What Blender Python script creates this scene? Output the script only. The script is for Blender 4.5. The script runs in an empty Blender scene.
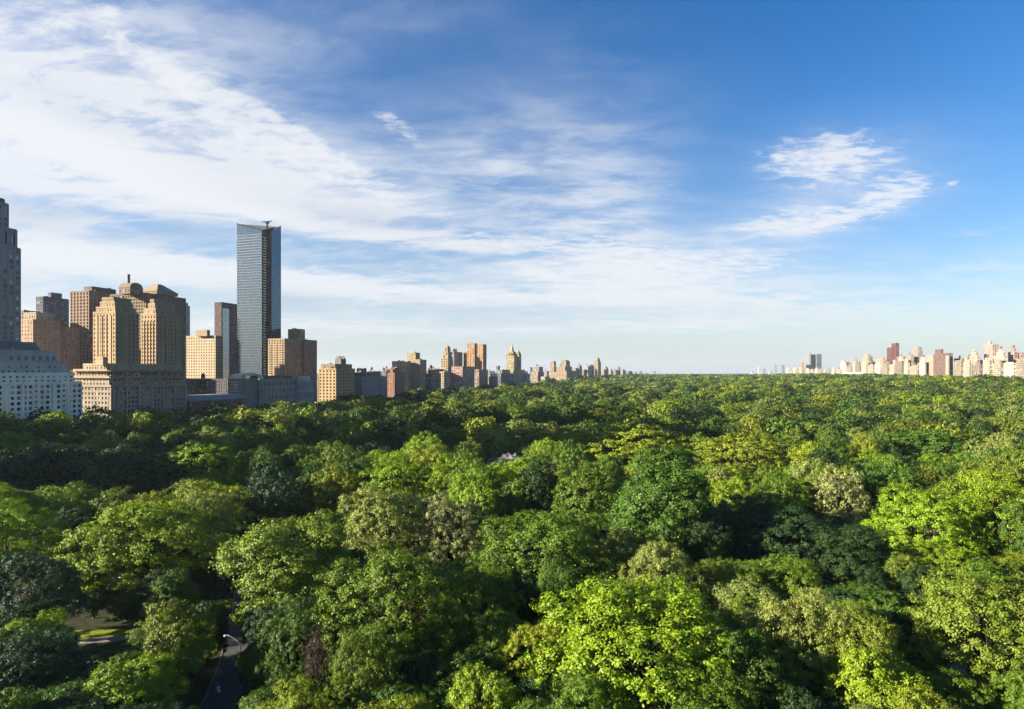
import bpy, math, random
import numpy as np
from mathutils import Vector

random.seed(7)
rng = np.random.default_rng(11)
SC = bpy.context.scene
COL = SC.collection

# ------------------------------------------------------------------ survey
EYE, FPX, HOR = 55.0, 600.0, 372.0          # eye height, focal length in photo pixels, horizon row
CA, SA = math.cos(math.radians(17.38)), math.sin(math.radians(17.38))   # street grid against the camera
ROTZ = -math.radians(17.38)


def to_uv(X, Y):
    return X * CA - Y * SA, X * SA + Y * CA


def to_xy(u, v):
    return u * CA + v * SA, -u * SA + v * CA


def ss(a, b, x):
    t = np.clip((x - a) / (b - a), 0, 1)
    return t * t * (3 - 2 * t)


def ground_z(X, Y):
    u, v = to_uv(X, Y)
    hill = np.maximum(13 * ss(1200, 2600, v), 18 * ss(-200, 600, u) * ss(600, 1500, v))
    roll = (np.sin(X * .021 + 1.3) * np.cos(Y * .017) * 1.3 + np.sin(X * .007 - Y * .009) * 1.2) * ss(150, 330, Y)
    return hill + roll


# ------------------------------------------------------------------ custom properties and links
def tag(o, label=None, cat=None, group=None, kind=None):
    for k, val in (('label', label), ('category', cat), ('group', group), ('kind', kind)):
        if val:
            o[k] = val
    return o


def empty(name, loc=(0, 0, 0), rz=0.0):
    o = bpy.data.objects.new(name, None)
    o.empty_display_size = 0.5
    o.location = loc
    o.rotation_euler = (0, 0, rz)
    COL.objects.link(o)
    return o


def link(name, me, parent=None, loc=(0, 0, 0), rz=0.0):
    o = bpy.data.objects.new(name, me)
    COL.objects.link(o)
    o.location = loc
    o.rotation_euler = (0, 0, rz)
    if parent is not None:
        o.parent = parent
    return o


# ------------------------------------------------------------------ materials
class Tree:
    """thin wrapper that makes node trees short to write"""
    def __init__(self, nt):
        self.nt = nt
        nt.nodes.clear()

    def n(self, typ, **kw):
        nd = self.nt.nodes.new(typ)
        for k, val in kw.items():
            setattr(nd, k, val)
        return nd

    def put(self, sock, val):
        if hasattr(val, 'is_linked') or isinstance(val, bpy.types.NodeSocket):
            self.nt.links.new(val, sock)
        else:
            sock.default_value = val

    def m(self, op, a, b=None, c=None, clamp=False):
        nd = self.n('ShaderNodeMath', operation=op, use_clamp=clamp)
        self.put(nd.inputs[0], a)
        if b is not None:
            self.put(nd.inputs[1], b)
        if c is not None:
            self.put(nd.inputs[2], c)
        return nd.outputs[0]

    def step(self, a, b, x):
        nd = self.n('ShaderNodeMapRange', interpolation_type='SMOOTHSTEP')
        self.put(nd.inputs[0], x)
        nd.inputs[1].default_value, nd.inputs[2].default_value = a, b
        return nd.outputs[0]

    def mix(self, f, a, b, typ='MIX'):
        nd = self.n('ShaderNodeMix', data_type='RGBA', blend_type=typ)
        self.put(nd.inputs[0], f)
        for s, val in ((nd.inputs[6], a), (nd.inputs[7], b)):
            self.put(s, val if not isinstance(val, tuple) else (tuple(val) + (1,))[:4])
        return nd.outputs[2]

    def noise(self, vec, scale, detail=3, rough=.5, dist=0.0, dim='3D'):
        nd = self.n('ShaderNodeTexNoise', noise_dimensions=dim)
        if vec is not None:
            self.put(nd.inputs['Vector'], vec)
        nd.inputs['Scale'].default_value = scale
        nd.inputs['Detail'].default_value = detail
        nd.inputs['Roughness'].default_value = rough
        nd.inputs['Distortion'].default_value = dist
        return nd.outputs[0]


MATS = {}


def mat_new(name):
    m = bpy.data.materials.new(name)
    m.use_nodes = True
    t = Tree(m.node_tree)
    return m, t, t.n('ShaderNodeOutputMaterial')


def wall_mat(col, rough=.85, name='masonry', var=.22):
    """masonry: base colour with weathering patches and courses"""
    key = (name, tuple(round(c, 3) for c in col))
    if key in MATS:
        return MATS[key]
    m, t, out = mat_new(name)
    g = t.n('ShaderNodeTexCoord')
    mp = t.n('ShaderNodeMapping')
    mp.inputs['Scale'].default_value = (1, 1, .35)
    t.put(mp.inputs[0], g.outputs['Object'])
    n1 = t.noise(mp.outputs[0], .12, 4, .6)
    n2 = t.noise(g.outputs['Object'], 1.4, 3, .6)
    f = t.m('ADD', t.m('MULTIPLY', t.step(.3, .7, n1), .65), t.m('MULTIPLY', n2, .35))
    if name == 'masonry':
        col = tuple(c * .80 for c in col)
    lo = tuple(c * (1 - var) for c in col)
    hi = tuple(min(.9, c * (1 + var * .7)) for c in col)
    b = t.n('ShaderNodeBsdfPrincipled')
    t.put(b.inputs['Base Color'], t.mix(f, lo, hi))
    b.inputs['Roughness'].default_value = rough
    b.inputs['Specular IOR Level'].default_value = .25
    t.put(out.inputs[0], b.outputs[0])
    MATS[key] = m
    return m


def plain_mat(name, col, rough=.6, metal=0.0, spec=.4):
    key = ('plain', name)
    if key in MATS:
        return MATS[key]
    m, t, out = mat_new(name)
    g = t.n('ShaderNodeTexCoord')
    n1 = t.noise(g.outputs['Object'], .8, 3, .6)
    b = t.n('ShaderNodeBsdfPrincipled')
    t.put(b.inputs['Base Color'], t.mix(n1, tuple(c * .8 for c in col), tuple(min(.9, c * 1.15) for c in col)))
    b.inputs['Roughness'].default_value = rough
    b.inputs['Metallic'].default_value = metal
    b.inputs['Specular IOR Level'].default_value = spec
    t.put(out.inputs[0], b.outputs[0])
    MATS[key] = m
    return m


def curtain_mat(name, col, rough=.06, metal=.55, cell=(1.5, 3.6)):
    """glass curtain wall; panels differ a little in tint and gloss"""
    key = ('curtain', name)
    if key in MATS:
        return MATS[key]
    m, t, out = mat_new(name)
    g = t.n('ShaderNodeTexCoord')
    sep = t.n('ShaderNodeSeparateXYZ')
    t.put(sep.inputs[0], g.outputs['Object'])
    h = t.m('FLOOR', t.m('DIVIDE', t.m('ADD', sep.outputs[0], sep.outputs[1]), cell[0]))
    k = t.m('FLOOR', t.m('DIVIDE', sep.outputs[2], cell[1]))
    cb = t.n('ShaderNodeCombineXYZ')
    t.put(cb.inputs[0], h)
    t.put(cb.inputs[1], k)
    wn = t.n('ShaderNodeTexWhiteNoise', noise_dimensions='2D')
    t.put(wn.inputs['Vector'], cb.outputs[0])
    f = wn.outputs[0]
    b = t.n('ShaderNodeBsdfPrincipled')
    t.put(b.inputs['Base Color'], t.mix(f, tuple(c * .90 for c in col), tuple(min(.9, c * 1.1) for c in col)))
    t.put(b.inputs['Roughness'], t.m('ADD', t.m('MULTIPLY', f, .04), rough))
    b.inputs['Metallic'].default_value = metal
    b.inputs['Specular IOR Level'].default_value = .6
    t.put(out.inputs[0], b.outputs[0])
    MATS[key] = m
    return m


GLASS = plain_mat('window_glass', (.014, .018, .024), .1, 0, .5)
BLIND = plain_mat('window_blind', (.30, .29, .27), .35, 0, .5)
GLINT = plain_mat('window_sky_glass', (.17, .20, .24), .12, .5, .6)
FRAME = plain_mat('window_frame', (.07, .062, .055), .5)
ROOFM = plain_mat('roof_felt', (.10, .095, .09), .9)
TANKM = plain_mat('tank_timber', (.13, .085, .055), .9)
COPPER = plain_mat('weathered_copper', (.16, .20, .17), .7)
DARKM = plain_mat('dark_metal', (.05, .052, .055), .5)
DULL = plain_mat('dull_black_metal', (.03, .03, .032), .95, 0, .05)
STEEL = plain_mat('pale_steel', (.5, .5, .49), .4, .3)


def leaf_mat(name, from_attr=False):
    m, t, out = mat_new(name)
    if from_attr:
        a = t.n('ShaderNodeAttribute', attribute_name='tint')
        col, al = a.outputs['Color'], a.outputs['Alpha']
    else:
        a = t.n('ShaderNodeObjectInfo')
        col, al = a.outputs['Color'], a.outputs['Alpha']
    v = t.n('ShaderNodeAttribute', attribute_name='leafvar')
    lv = v.outputs['Fac']
    sc = t.m('ADD', t.m('MULTIPLY', lv, .85), .58)
    cb = t.n('ShaderNodeVectorMath', operation='SCALE')
    t.put(cb.inputs[0], col)
    t.put(cb.inputs['Scale'], sc)
    hue = t.n('ShaderNodeHueSaturation')
    t.put(hue.inputs['Color'], cb.outputs[0])
    t.put(hue.inputs['Hue'], t.m('ADD', t.m('MULTIPLY', t.m('FRACT', t.m('MULTIPLY', lv, 3.3)), .05), .475))
    # blossom: the share of leaves above the tint's alpha is cream
    bl = t.m('GREATER_THAN', t.m('FRACT', t.m('MULTIPLY', lv, 13.7)), al)
    c = t.mix(bl, hue.outputs[0], (.34, .30, .20))
    b = t.n('ShaderNodeBsdfPrincipled')
    t.put(b.inputs['Base Color'], c)
    b.inputs['Roughness'].default_value = .55
    b.inputs['Specular IOR Level'].default_value = .28
    tr = t.n('ShaderNodeBsdfTranslucent')
    t.put(tr.inputs[0], t.mix(1.0, c, (1.1, 1.2, .45), 'MULTIPLY'))
    mx = t.n('ShaderNodeMixShader')
    mx.inputs[0].default_value = .24
    t.put(mx.inputs[1], b.outputs[0])
    t.put(mx.inputs[2], tr.outputs[0])
    t.put(out.inputs[0], mx.outputs[0])
    return m


LEAF = leaf_mat('tree_leaves')
LEAF_WOOD = leaf_mat('woodland_leaves', True)
BARK = wall_mat((.042, .034, .028), .95, 'bark', .4)


# ------------------------------------------------------------------ mesh builder
class MB:
    def __init__(self):
        self.v, self.f, self.mi, self.mats = [], [], [], []

    def slot(self, mat):
        if mat not in self.mats:
            self.mats.append(mat)
        return self.mats.index(mat)

    def face(self, pts, mat):
        i = len(self.v)
        self.v.extend(pts)
        self.f.append(tuple(range(i, i + len(pts))))
        self.mi.append(self.slot(mat))

    def box(self, x0, x1, y0, y1, z0, z1, mat):
        i = len(self.v)
        self.v += [(x0, y0, z0), (x1, y0, z0), (x1, y1, z0), (x0, y1, z0), (x0, y0, z1), (x1, y0, z1), (x1, y1, z1), (x0, y1, z1)]
        self.f += [(i, i + 3, i + 2, i + 1), (i + 4, i + 5, i + 6, i + 7), (i, i + 1, i + 5, i + 4), (i + 1, i + 2, i + 6, i + 5),
                   (i + 2, i + 3, i + 7, i + 6), (i + 3, i, i + 4, i + 7)]
        self.mi += [self.slot(mat)] * 6

    def frustum(self, x0, x1, y0, y1, z0, z1, tx, ty, mat, apex=(.5, .5)):
        """box whose top is shrunk to fractions tx, ty about apex"""
        cx, cy = x0 + (x1 - x0) * apex[0], y0 + (y1 - y0) * apex[1]
        i = len(self.v)
        q = [(x0, y0), (x1, y0), (x1, y1), (x0, y1)]
        self.v += [(a, b, z0) for a, b in q] + [(cx + (a - cx) * tx, cy + (b - cy) * ty, z1) for a, b in q]
        self.f += [(i, i + 3, i + 2, i + 1), (i + 4, i + 5, i + 6, i + 7)] + [(i + k, i + (k + 1) % 4, i + 4 + (k + 1) % 4, i + 4 + k) for k in range(4)]
        self.mi += [self.slot(mat)] * 6

    def lathe(self, cx, cy, prof, n, mat):
        i = len(self.v)
        for r, z in prof:
            for k in range(n):
                a = 2 * math.pi * k / n
                self.v.append((cx + r * math.cos(a), cy + r * math.sin(a), z))
        for j in range(len(prof) - 1):
            for k in range(n):
                p, q = i + j * n + k, i + j * n + (k + 1) % n
                self.f.append((p, q, q + n, p + n))
                self.mi.append(self.slot(mat))
        self.f.append(tuple(range(i + n - 1, i - 1, -1)))
        self.f.append(tuple(range(i + (len(prof) - 1) * n, i + len(prof) * n)))
        self.mi += [self.slot(mat)] * 2

    def tube(self, pts, rads, n, mat):
        i = len(self.v)
        for j, (p, r) in enumerate(zip(pts, rads)):
            p = Vector(p)
            d = (Vector(pts[min(j + 1, len(pts) - 1)]) - Vector(pts[max(j - 1, 0)])).normalized()
            a = d.orthogonal().normalized() if abs(d.z) > .999 else d.cross(Vector((0, 0, 1))).normalized()
            b = d.cross(a)
            for k in range(n):
                t = 2 * math.pi * k / n
                self.v.append(tuple(p + (a * math.cos(t) + b * math.sin(t)) * r))
        for j in range(len(pts) - 1):
            for k in range(n):
                p, q = i + j * n + k, i + j * n + (k + 1) % n
                self.f.append((p, q, q + n, p + n))
                self.mi.append(self.slot(mat))
        self.f.append(tuple(range(i + n - 1, i - 1, -1)))
        self.f.append(tuple(range(i + (len(pts) - 1) * n, i + len(pts) * n)))
        self.mi += [self.slot(mat)] * 2

    def mesh(self, name, smooth=False):
        me = bpy.data.meshes.new(name)
        me.from_pydata(self.v, [], self.f)
        for m in self.mats:
            me.materials.append(m)
        me.polygons.foreach_set('material_index', self.mi)
        if smooth:
            me.polygons.foreach_set('use_smooth', [True] * len(self.f))
        me.update()
        return me

    def build(self, name, parent=None, loc=(0, 0, 0), rz=0.0, smooth=False):
        return link(name, self.mesh(name, smooth), parent, loc, rz)


# ------------------------------------------------------------------ camera, sun, sky
cam_d = bpy.data.cameras.new('camera')
cam_d.sensor_width = 36
cam_d.lens = 36 * FPX / 1024
cam_d.shift_y = (HOR - 354.5) / 1024
cam_d.clip_start, cam_d.clip_end = 1, 60000
cam = bpy.data.objects.new('camera', cam_d)
cam.location = (0, 0, EYE)
cam.rotation_euler = (math.pi / 2, 0, 0)
COL.objects.link(cam)
SC.camera = cam

SUN_AZ, SUN_EL = math.radians(-104), math.radians(18.5)
sd = Vector((math.sin(SUN_AZ) * math.cos(SUN_EL), math.cos(SUN_AZ) * math.cos(SUN_EL), math.sin(SUN_EL)))
sun_d = bpy.data.lights.new('sun', 'SUN')
sun_d.energy = 5.0
sun_d.angle = math.radians(.53)
sun_d.color = (1, .90, .73)
sun = bpy.data.objects.new('sun', sun_d)
sun.rotation_euler = sd.to_track_quat('Z', 'Y').to_euler()
sun.location = sd * 900
COL.objects.link(sun)

EXPOSURE = 1.9
SKY_STRENGTH = .05
world = bpy.data.worlds.new('World')
SC.world = world
world.use_nodes = True
W = Tree(world.node_tree)
wout = W.n('ShaderNodeOutputWorld')
bg = W.n('ShaderNodeBackground')
bg.inputs[1].default_value = SKY_STRENGTH
W.put(wout.inputs[0], bg.outputs[0])
sky = W.n('ShaderNodeTexSky', sky_type='NISHITA', sun_disc=False, sun_elevation=SUN_EL, sun_rotation=SUN_AZ)
sky.altitude = 50
sky.air_density, sky.dust_density, sky.ozone_density = 1.0, .6, 2.5
tc = W.n('ShaderNodeTexCoord')
sx = W.n('ShaderNodeSeparateXYZ')
W.put(sx.inputs[0], tc.outputs['Generated'])
dx, dy, dz = sx.outputs
AZ = W.m('ARCTAN2', dx, dy)
EL = W.m('ARCSINE', dz)
# cloud deck seen in perspective: direction projected on a plane overhead
den = W.m('ADD', W.m('MAXIMUM', dz, 0.0), .13)
cp = W.n('ShaderNodeCombineXYZ')
W.put(cp.inputs[0], W.m('DIVIDE', dx, den))
W.put(cp.inputs[1], W.m('DIVIDE', dy, den))


def deck(rot, sxx, syy, off=(0, 0, 0)):
    mp = W.n('ShaderNodeMapping')
    mp.inputs['Rotation'].default_value = (0, 0, math.radians(rot))
    mp.inputs['Scale'].default_value = (sxx, syy, 1)
    mp.inputs['Location'].default_value = off
    W.put(mp.inputs[0], cp.outputs[0])
    return mp.outputs[0]


wisp = W.noise(deck(28, 1.0, 2.0), 3.4, 9, .66, .35)                 # combed cirrus
puff = W.noise(deck(20, 1.0, 1.7, (3.1, 1.7, 0)), 12, 7, .62, .3)  # small cumulus flakes
soft = W.noise(deck(15, .8, 1.6, (9, 2, 0)), .9, 5, .55, .5)         # veils


def blob(px, py, rx, ry, ang=0.0, amp=1.0):
    """a bank of cloud in a given direction of the sky: bearing and height angle"""
    t = (px - 512) / FPX
    az0 = math.atan(t)
    el0 = math.atan((HOR - py) / FPX * math.cos(az0))
    ca, sa = math.cos(math.radians(ang)), math.sin(math.radians(ang))
    ex, ey = rx / FPX * math.cos(az0) ** 2, ry / FPX * math.cos(az0)
    da = W.m('SUBTRACT', AZ, az0)
    de = W.m('SUBTRACT', EL, el0)
    p = W.m('ADD', W.m('MULTIPLY', da, ca / ex), W.m('MULTIPLY', de, sa / ex))
    q = W.m('ADD', W.m('MULTIPLY', da, -sa / ey), W.m('MULTIPLY', de, ca / ey))
    r2 = W.m('ADD', W.m('MULTIPLY', p, p), W.m('MULTIPLY', q, q))
    return W.m('MULTIPLY', W.m('EXPONENT', W.m('MULTIPLY', r2, -1.0)), amp)


def bank(*bl):
    s = None
    for b in bl:
        v = blob(*b)
        s = v if s is None else W.m('ADD', s, v)
    return s


# veils: milky cirrostratus of the left half and towards the horizon
veil_m = bank((10, 10, 260, 110, -12, .95), (150, 172, 300, 44, -6, .72), (-200, 200, 330, 260, 0, .75), (250, 322, 420, 24, 0, .42), (60, 130, 260, 60, -12, .18), (300, 190, 160, 50, -16, .25), (430, 205, 190, 60, -18, .34), (840, 168, 90, 34, -4, .30), (800, 222, 100, 24, 6, .30),
              (250, 285, 380, 36, 0, .42), (600, 215, 70, 90, 0, .22), (330, 30, 190, 26, 14, .20), (690, 280, 130, 40, -6, .5), (545, 160, 120, 80, 0, .30), (600, 205, 60, 50, 0, .25), (900, 300, 220, 40, 0, .35))
veil = W.m('MULTIPLY', veil_m, W.m('ADD', W.m('MULTIPLY', W.step(.3, .7, soft), .75), W.m('ADD', W.m('MULTIPLY', W.step(.36, .66, wisp), .64), .20)))
# combed banks with bright streaks
wisp_m = bank((130, 160, 300, 26, -7, .95), (10, 205, 170, 22, 0, .75), (190, 190, 190, 20, -8, .65), (430, 240, 150, 9, -4, .85), (120, 262, 240, 18, -2, .95), (330, 285, 300, 15, -3, .85),
              (620, 285, 130, 20, -10, .60), (60, 225, 90, 12, 0, .5), (520, 300, 200, 10, 0, .6), (790, 225, 95, 17, 6, .72), (985, 265, 90, 12, 3, .55),
              (985, 232, 45, 6, 2, .50), (500, 165, 70, 26, -20, .48), (760, 300, 160, 12, 0, .4), (880, 310, 190, 12, 0, .38), (150, 318, 280, 11, 0, .80), (400, 332, 260, 10, 0, .72), (640, 325, 180, 10, 0, .62))
wispy = W.m('MULTIPLY', W.step(.36, .66, W.m('ADD', wisp, W.m('MULTIPLY', W.m('SUBTRACT', wisp_m, .6), .30))), W.m('MINIMUM', wisp_m, 1.0))
# flaky cumulus: the long streak at upper left, the pair on the right
puff_m = bank((180, 85, 110, 13, -27, 1.25), (270, 125, 80, 17, -26, 1.3), (330, 165, 90, 14, -14, .9), (345, 210, 70, 10, -12, .95), (400, 128, 40, 12, -30, .66),
              (826, 160, 66, 24, -6, 1.25), (902, 191, 34, 15, 12, .98), (790, 222, 62, 13, 2, .95), (850, 216, 46, 10, 12, .70), (108, 8, 14, 5, 0, .9), (635, 262, 90, 26, -18, .95), (740, 262, 60, 14, 0, .85), (600, 290, 60, 12, -8, .8),
              (953, 183, 7, 3, 0, .9), (14, 72, 24, 8, 0, .8), (130, 205, 70, 7, 0, .8), (500, 240, 50, 8, -6, .8))
puffy = W.step(.34, .80, W.m('ADD', W.m('MULTIPLY_ADD', puff, 1.5, -.25), W.m('MULTIPLY', W.m('SUBTRACT', W.m('MINIMUM', puff_m, 1.25), .62), .40)))
puffy = W.m('MULTIPLY', puffy, W.step(.12, .6, puff_m))
# grey-blue undersides between the banks
shade_m = W.m('MULTIPLY', bank((130, 226, 190, 15, 0, .95), (390, 225, 130, 13, -8, .7), (90, 112, 120, 14, -14, .5), (240, 300, 330, 12, 0, .45), (420, 335, 420, 36, 0, .6)), W.step(.3, .65, soft))

cover = W.m('SUBTRACT', 1.0, W.m('MULTIPLY', W.m('SUBTRACT', 1.0, W.m('MINIMUM', veil, .9)),
            W.m('MULTIPLY', W.m('SUBTRACT', 1.0, W.m('MULTIPLY', wispy, .85)), W.m('SUBTRACT', 1.0, W.m('MULTIPLY', puffy, .80)))))
low = W.m('EXPONENT', W.m('MULTIPLY', W.m('MAXIMUM', dz, 0.0), -9.0))   # thick air near the horizon
K = 1.0 / (2 ** EXPOSURE * SKY_STRENGTH)
clear = W.n('ShaderNodeHueSaturation')
clear.inputs['Saturation'].default_value = 1.40
clear.inputs['Hue'].default_value = .508
clear.inputs['Value'].default_value = .98
W.put(clear.inputs['Color'], sky.outputs[0])
base = W.mix(W.m('MULTIPLY', low, .92), clear.outputs[0], (.60 * K, .65 * K, .73 * K))
lit = W.mix(W.m('MINIMUM', shade_m, 1.0), (.90 * K, .92 * K, .95 * K), (.52 * K, .60 * K, .72 * K))
W.put(bg.inputs[0], W.mix(W.m('MINIMUM', W.m('MULTIPLY', cover, .97), 1.0), base, lit))
world.cycles.sampling_method = 'MANUAL'
world.cycles.sample_map_resolution = 512

# ------------------------------------------------------------------ air
HAZE = True
if HAZE:
    hm, t, out = mat_new('air')
    pv = t.n('ShaderNodeVolumePrincipled')
    pv.inputs['Color'].default_value = (.78, .88, 1.0, 1)
    pv.inputs['Density'].default_value = .00003
    pv.inputs['Anisotropy'].default_value = .2
    t.put(out.inputs[1], pv.outputs[0])
    hb = MB()
    hb.box(-12100, 12100, -3000, 14100, -9, 300, hm)
    hz = hb.build('haze')
    tag(hz, kind='stuff', label='pale bluish summer haze over the park and the city')

# ------------------------------------------------------------------ ground
gm, t, out = mat_new('park_ground')
g = t.n('ShaderNodeTexCoord')
n1 = t.noise(g.outputs['Object'], .045, 4, .6)
n2 = t.step(.3, .7, t.noise(g.outputs['Object'], .7, 5, .75))
n3 = t.noise(g.outputs['Object'], .02, 3, .5)
grass = t.mix(n2, (.008, .013, .005), (.050, .066, .018))
soil = t.mix(n2, (.024, .021, .015), (.048, .041, .03))
b = t.n('ShaderNodeBsdfPrincipled')
t.put(b.inputs['Base Color'], t.mix(t.step(.44, .58, n1), grass, soil))
b.inputs['Roughness'].default_value = .95
b.inputs['Specular IOR Level'].default_value = .1
t.put(out.inputs[0], b.outputs[0])


def axis(lo, hi, marks, fine):
    out = [float(lo)]
    while out[-1] < hi:
        d = min(abs(out[-1] - m) for m in marks)
        out.append(out[-1] + max(fine, d * .16 if d > 500 else fine))
    out[-1] = float(hi)
    return out


xs = axis(-12000, 12000, (0,), 20)
ys = axis(-2900, 14000, (400,), 20)
XX, YY = np.meshgrid(np.array(xs), np.array(ys), indexing='xy')
ZZ = ground_z(XX, YY)
co = np.stack([XX, YY, ZZ], -1).reshape(-1, 3)
nx_, ny_ = len(xs), len(ys)
ii = (np.arange(ny_ - 1)[:, None] * nx_ + np.arange(nx_ - 1)[None, :]).reshape(-1)
quads = np.stack([ii, ii + 1, ii + 1 + nx_, ii + nx_], 1)


def np_mesh(name, co, faces, mat=None, smooth=False):
    me = bpy.data.meshes.new(name)
    k = faces.shape[1]
    me.vertices.add(len(co))
    me.vertices.foreach_set('co', np.ascontiguousarray(co, dtype=np.float32).reshape(-1))
    me.loops.add(faces.size)
    me.loops.foreach_set('vertex_index', np.ascontiguousarray(faces, dtype=np.int32).reshape(-1))
    me.polygons.add(len(faces))
    me.polygons.foreach_set('loop_start', np.arange(0, faces.size, k, dtype=np.int32))
    if smooth:
        me.polygons.foreach_set('use_smooth', np.ones(len(faces), dtype=bool))
    if mat is not None:
        me.materials.append(mat)
    me.update(calc_edges=True)
    return me


gnd = link('ground', np_mesh('ground', co, quads, gm, True))
tag(gnd, kind='structure', label='grass and bare soil under the park trees')


def strip(name, pts, width, mat, lift, label):
    """a paved strip laid over the ground"""
    m = MB()
    fine = []
    for (a, b_) in zip(pts[:-1], pts[1:]):
        for k in range(12):
            f = k / 12
            fine.append((a[0] + (b_[0] - a[0]) * f, a[1] + (b_[1] - a[1]) * f))
    fine.append(pts[-1])
    rows = []
    for i, p in enumerate(fine):
        q0, q1 = fine[max(i - 1, 0)], fine[min(i + 1, len(fine) - 1)]
        d = Vector((q1[0] - q0[0], q1[1] - q0[1])).normalized()
        nrm = Vector((-d.y, d.x)) * width / 2
        rows.append([(p[0] + s * nrm.x, p[1] + s * nrm.y, float(ground_z(p[0], p[1])) + lift) for s in (-1, 0, 1)])
    for r0, r1 in zip(rows[:-1], rows[1:]):
        for k in range(2):
            m.face([r0[k + 1], r0[k], r1[k], r1[k + 1]], mat)
    return tag(m.build(name), kind='structure', label=label)


asphalt = plain_mat('asphalt', (.05, .049, .053), .9)
paving = plain_mat('pale_paving', (.26, .20, .17), .9)
strip('road', [(-30, 30), (-44, 80), (-49, 102), (-52.5, 114), (-57, 126), (-62, 140), (-75, 170), (-110, 215)], 5.6, asphalt, .05, 'grey park drive curving between the trees')
strip('kerb', [(-33.0, 30), (-47.0, 80), (-52.0, 102), (-55.5, 114), (-60, 126), (-65, 140), (-78, 170)], .25, plain_mat('kerb_stone', (.13, .12, .115), .9), .13, 'pale kerb along the park drive')
strip('footpath', [(60, 66), (74, 95), (84, 114), (86, 130), (100, 160)], 2.6, paving, .05, 'pinkish paved footpath among the trees')
strip('path', [(-140, 116), (-105, 119), (-80, 124), (-60, 136)], 2.6, plain_mat('warm_path', (.24, .19, .15), .9), .05, 'narrow tan path across the lawn')

lawn_m, t, out = mat_new('lawn')
g = t.n('ShaderNodeTexCoord')
n2 = t.step(.32, .68, t.noise(g.outputs['Object'], .8, 4, .7))
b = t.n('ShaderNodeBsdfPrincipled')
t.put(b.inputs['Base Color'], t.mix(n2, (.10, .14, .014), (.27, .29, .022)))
b.inputs['Roughness'].default_value = .95
b.inputs['Specular IOR Level'].default_value = .1
t.put(out.inputs[0], b.outputs[0])


def lawn(cx, cy, rx, ry, rot, label):
    m = MB()
    ring = []
    for k in range(36):
        a = k * math.pi / 18
        w = 1 + .13 * math.sin(3 * a + cx) + .08 * math.sin(5 * a + cy)
        x, y = rx * w * math.cos(a), ry * w * math.sin(a)
        X, Y = cx + x * math.cos(rot) - y * math.sin(rot), cy + x * math.sin(rot) + y * math.cos(rot)
        ring.append((X, Y, float(ground_z(X, Y)) + .03))
    m.face(ring, lawn_m)
    return tag(m.build('lawn'), kind='structure', label=label)


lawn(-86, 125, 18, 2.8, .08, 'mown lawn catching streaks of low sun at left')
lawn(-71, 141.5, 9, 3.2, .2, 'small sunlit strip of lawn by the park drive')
# ------------------------------------------------------------------ trees
def unit(a):
    return a / np.maximum(np.linalg.norm(a, axis=-1, keepdims=True), 1e-9)


def sphere_dirs(n, r, zmin=-1.0):
    k = np.arange(n) + .5
    z = 1 - (1 - zmin) * k / n
    a = k * 2.399963 + r.random() * 6.28
    s = np.sqrt(np.maximum(0, 1 - z * z))
    d = np.stack([s * np.cos(a), s * np.sin(a), z], 1)
    return unit(d + r.normal(0, .16, d.shape))


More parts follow.
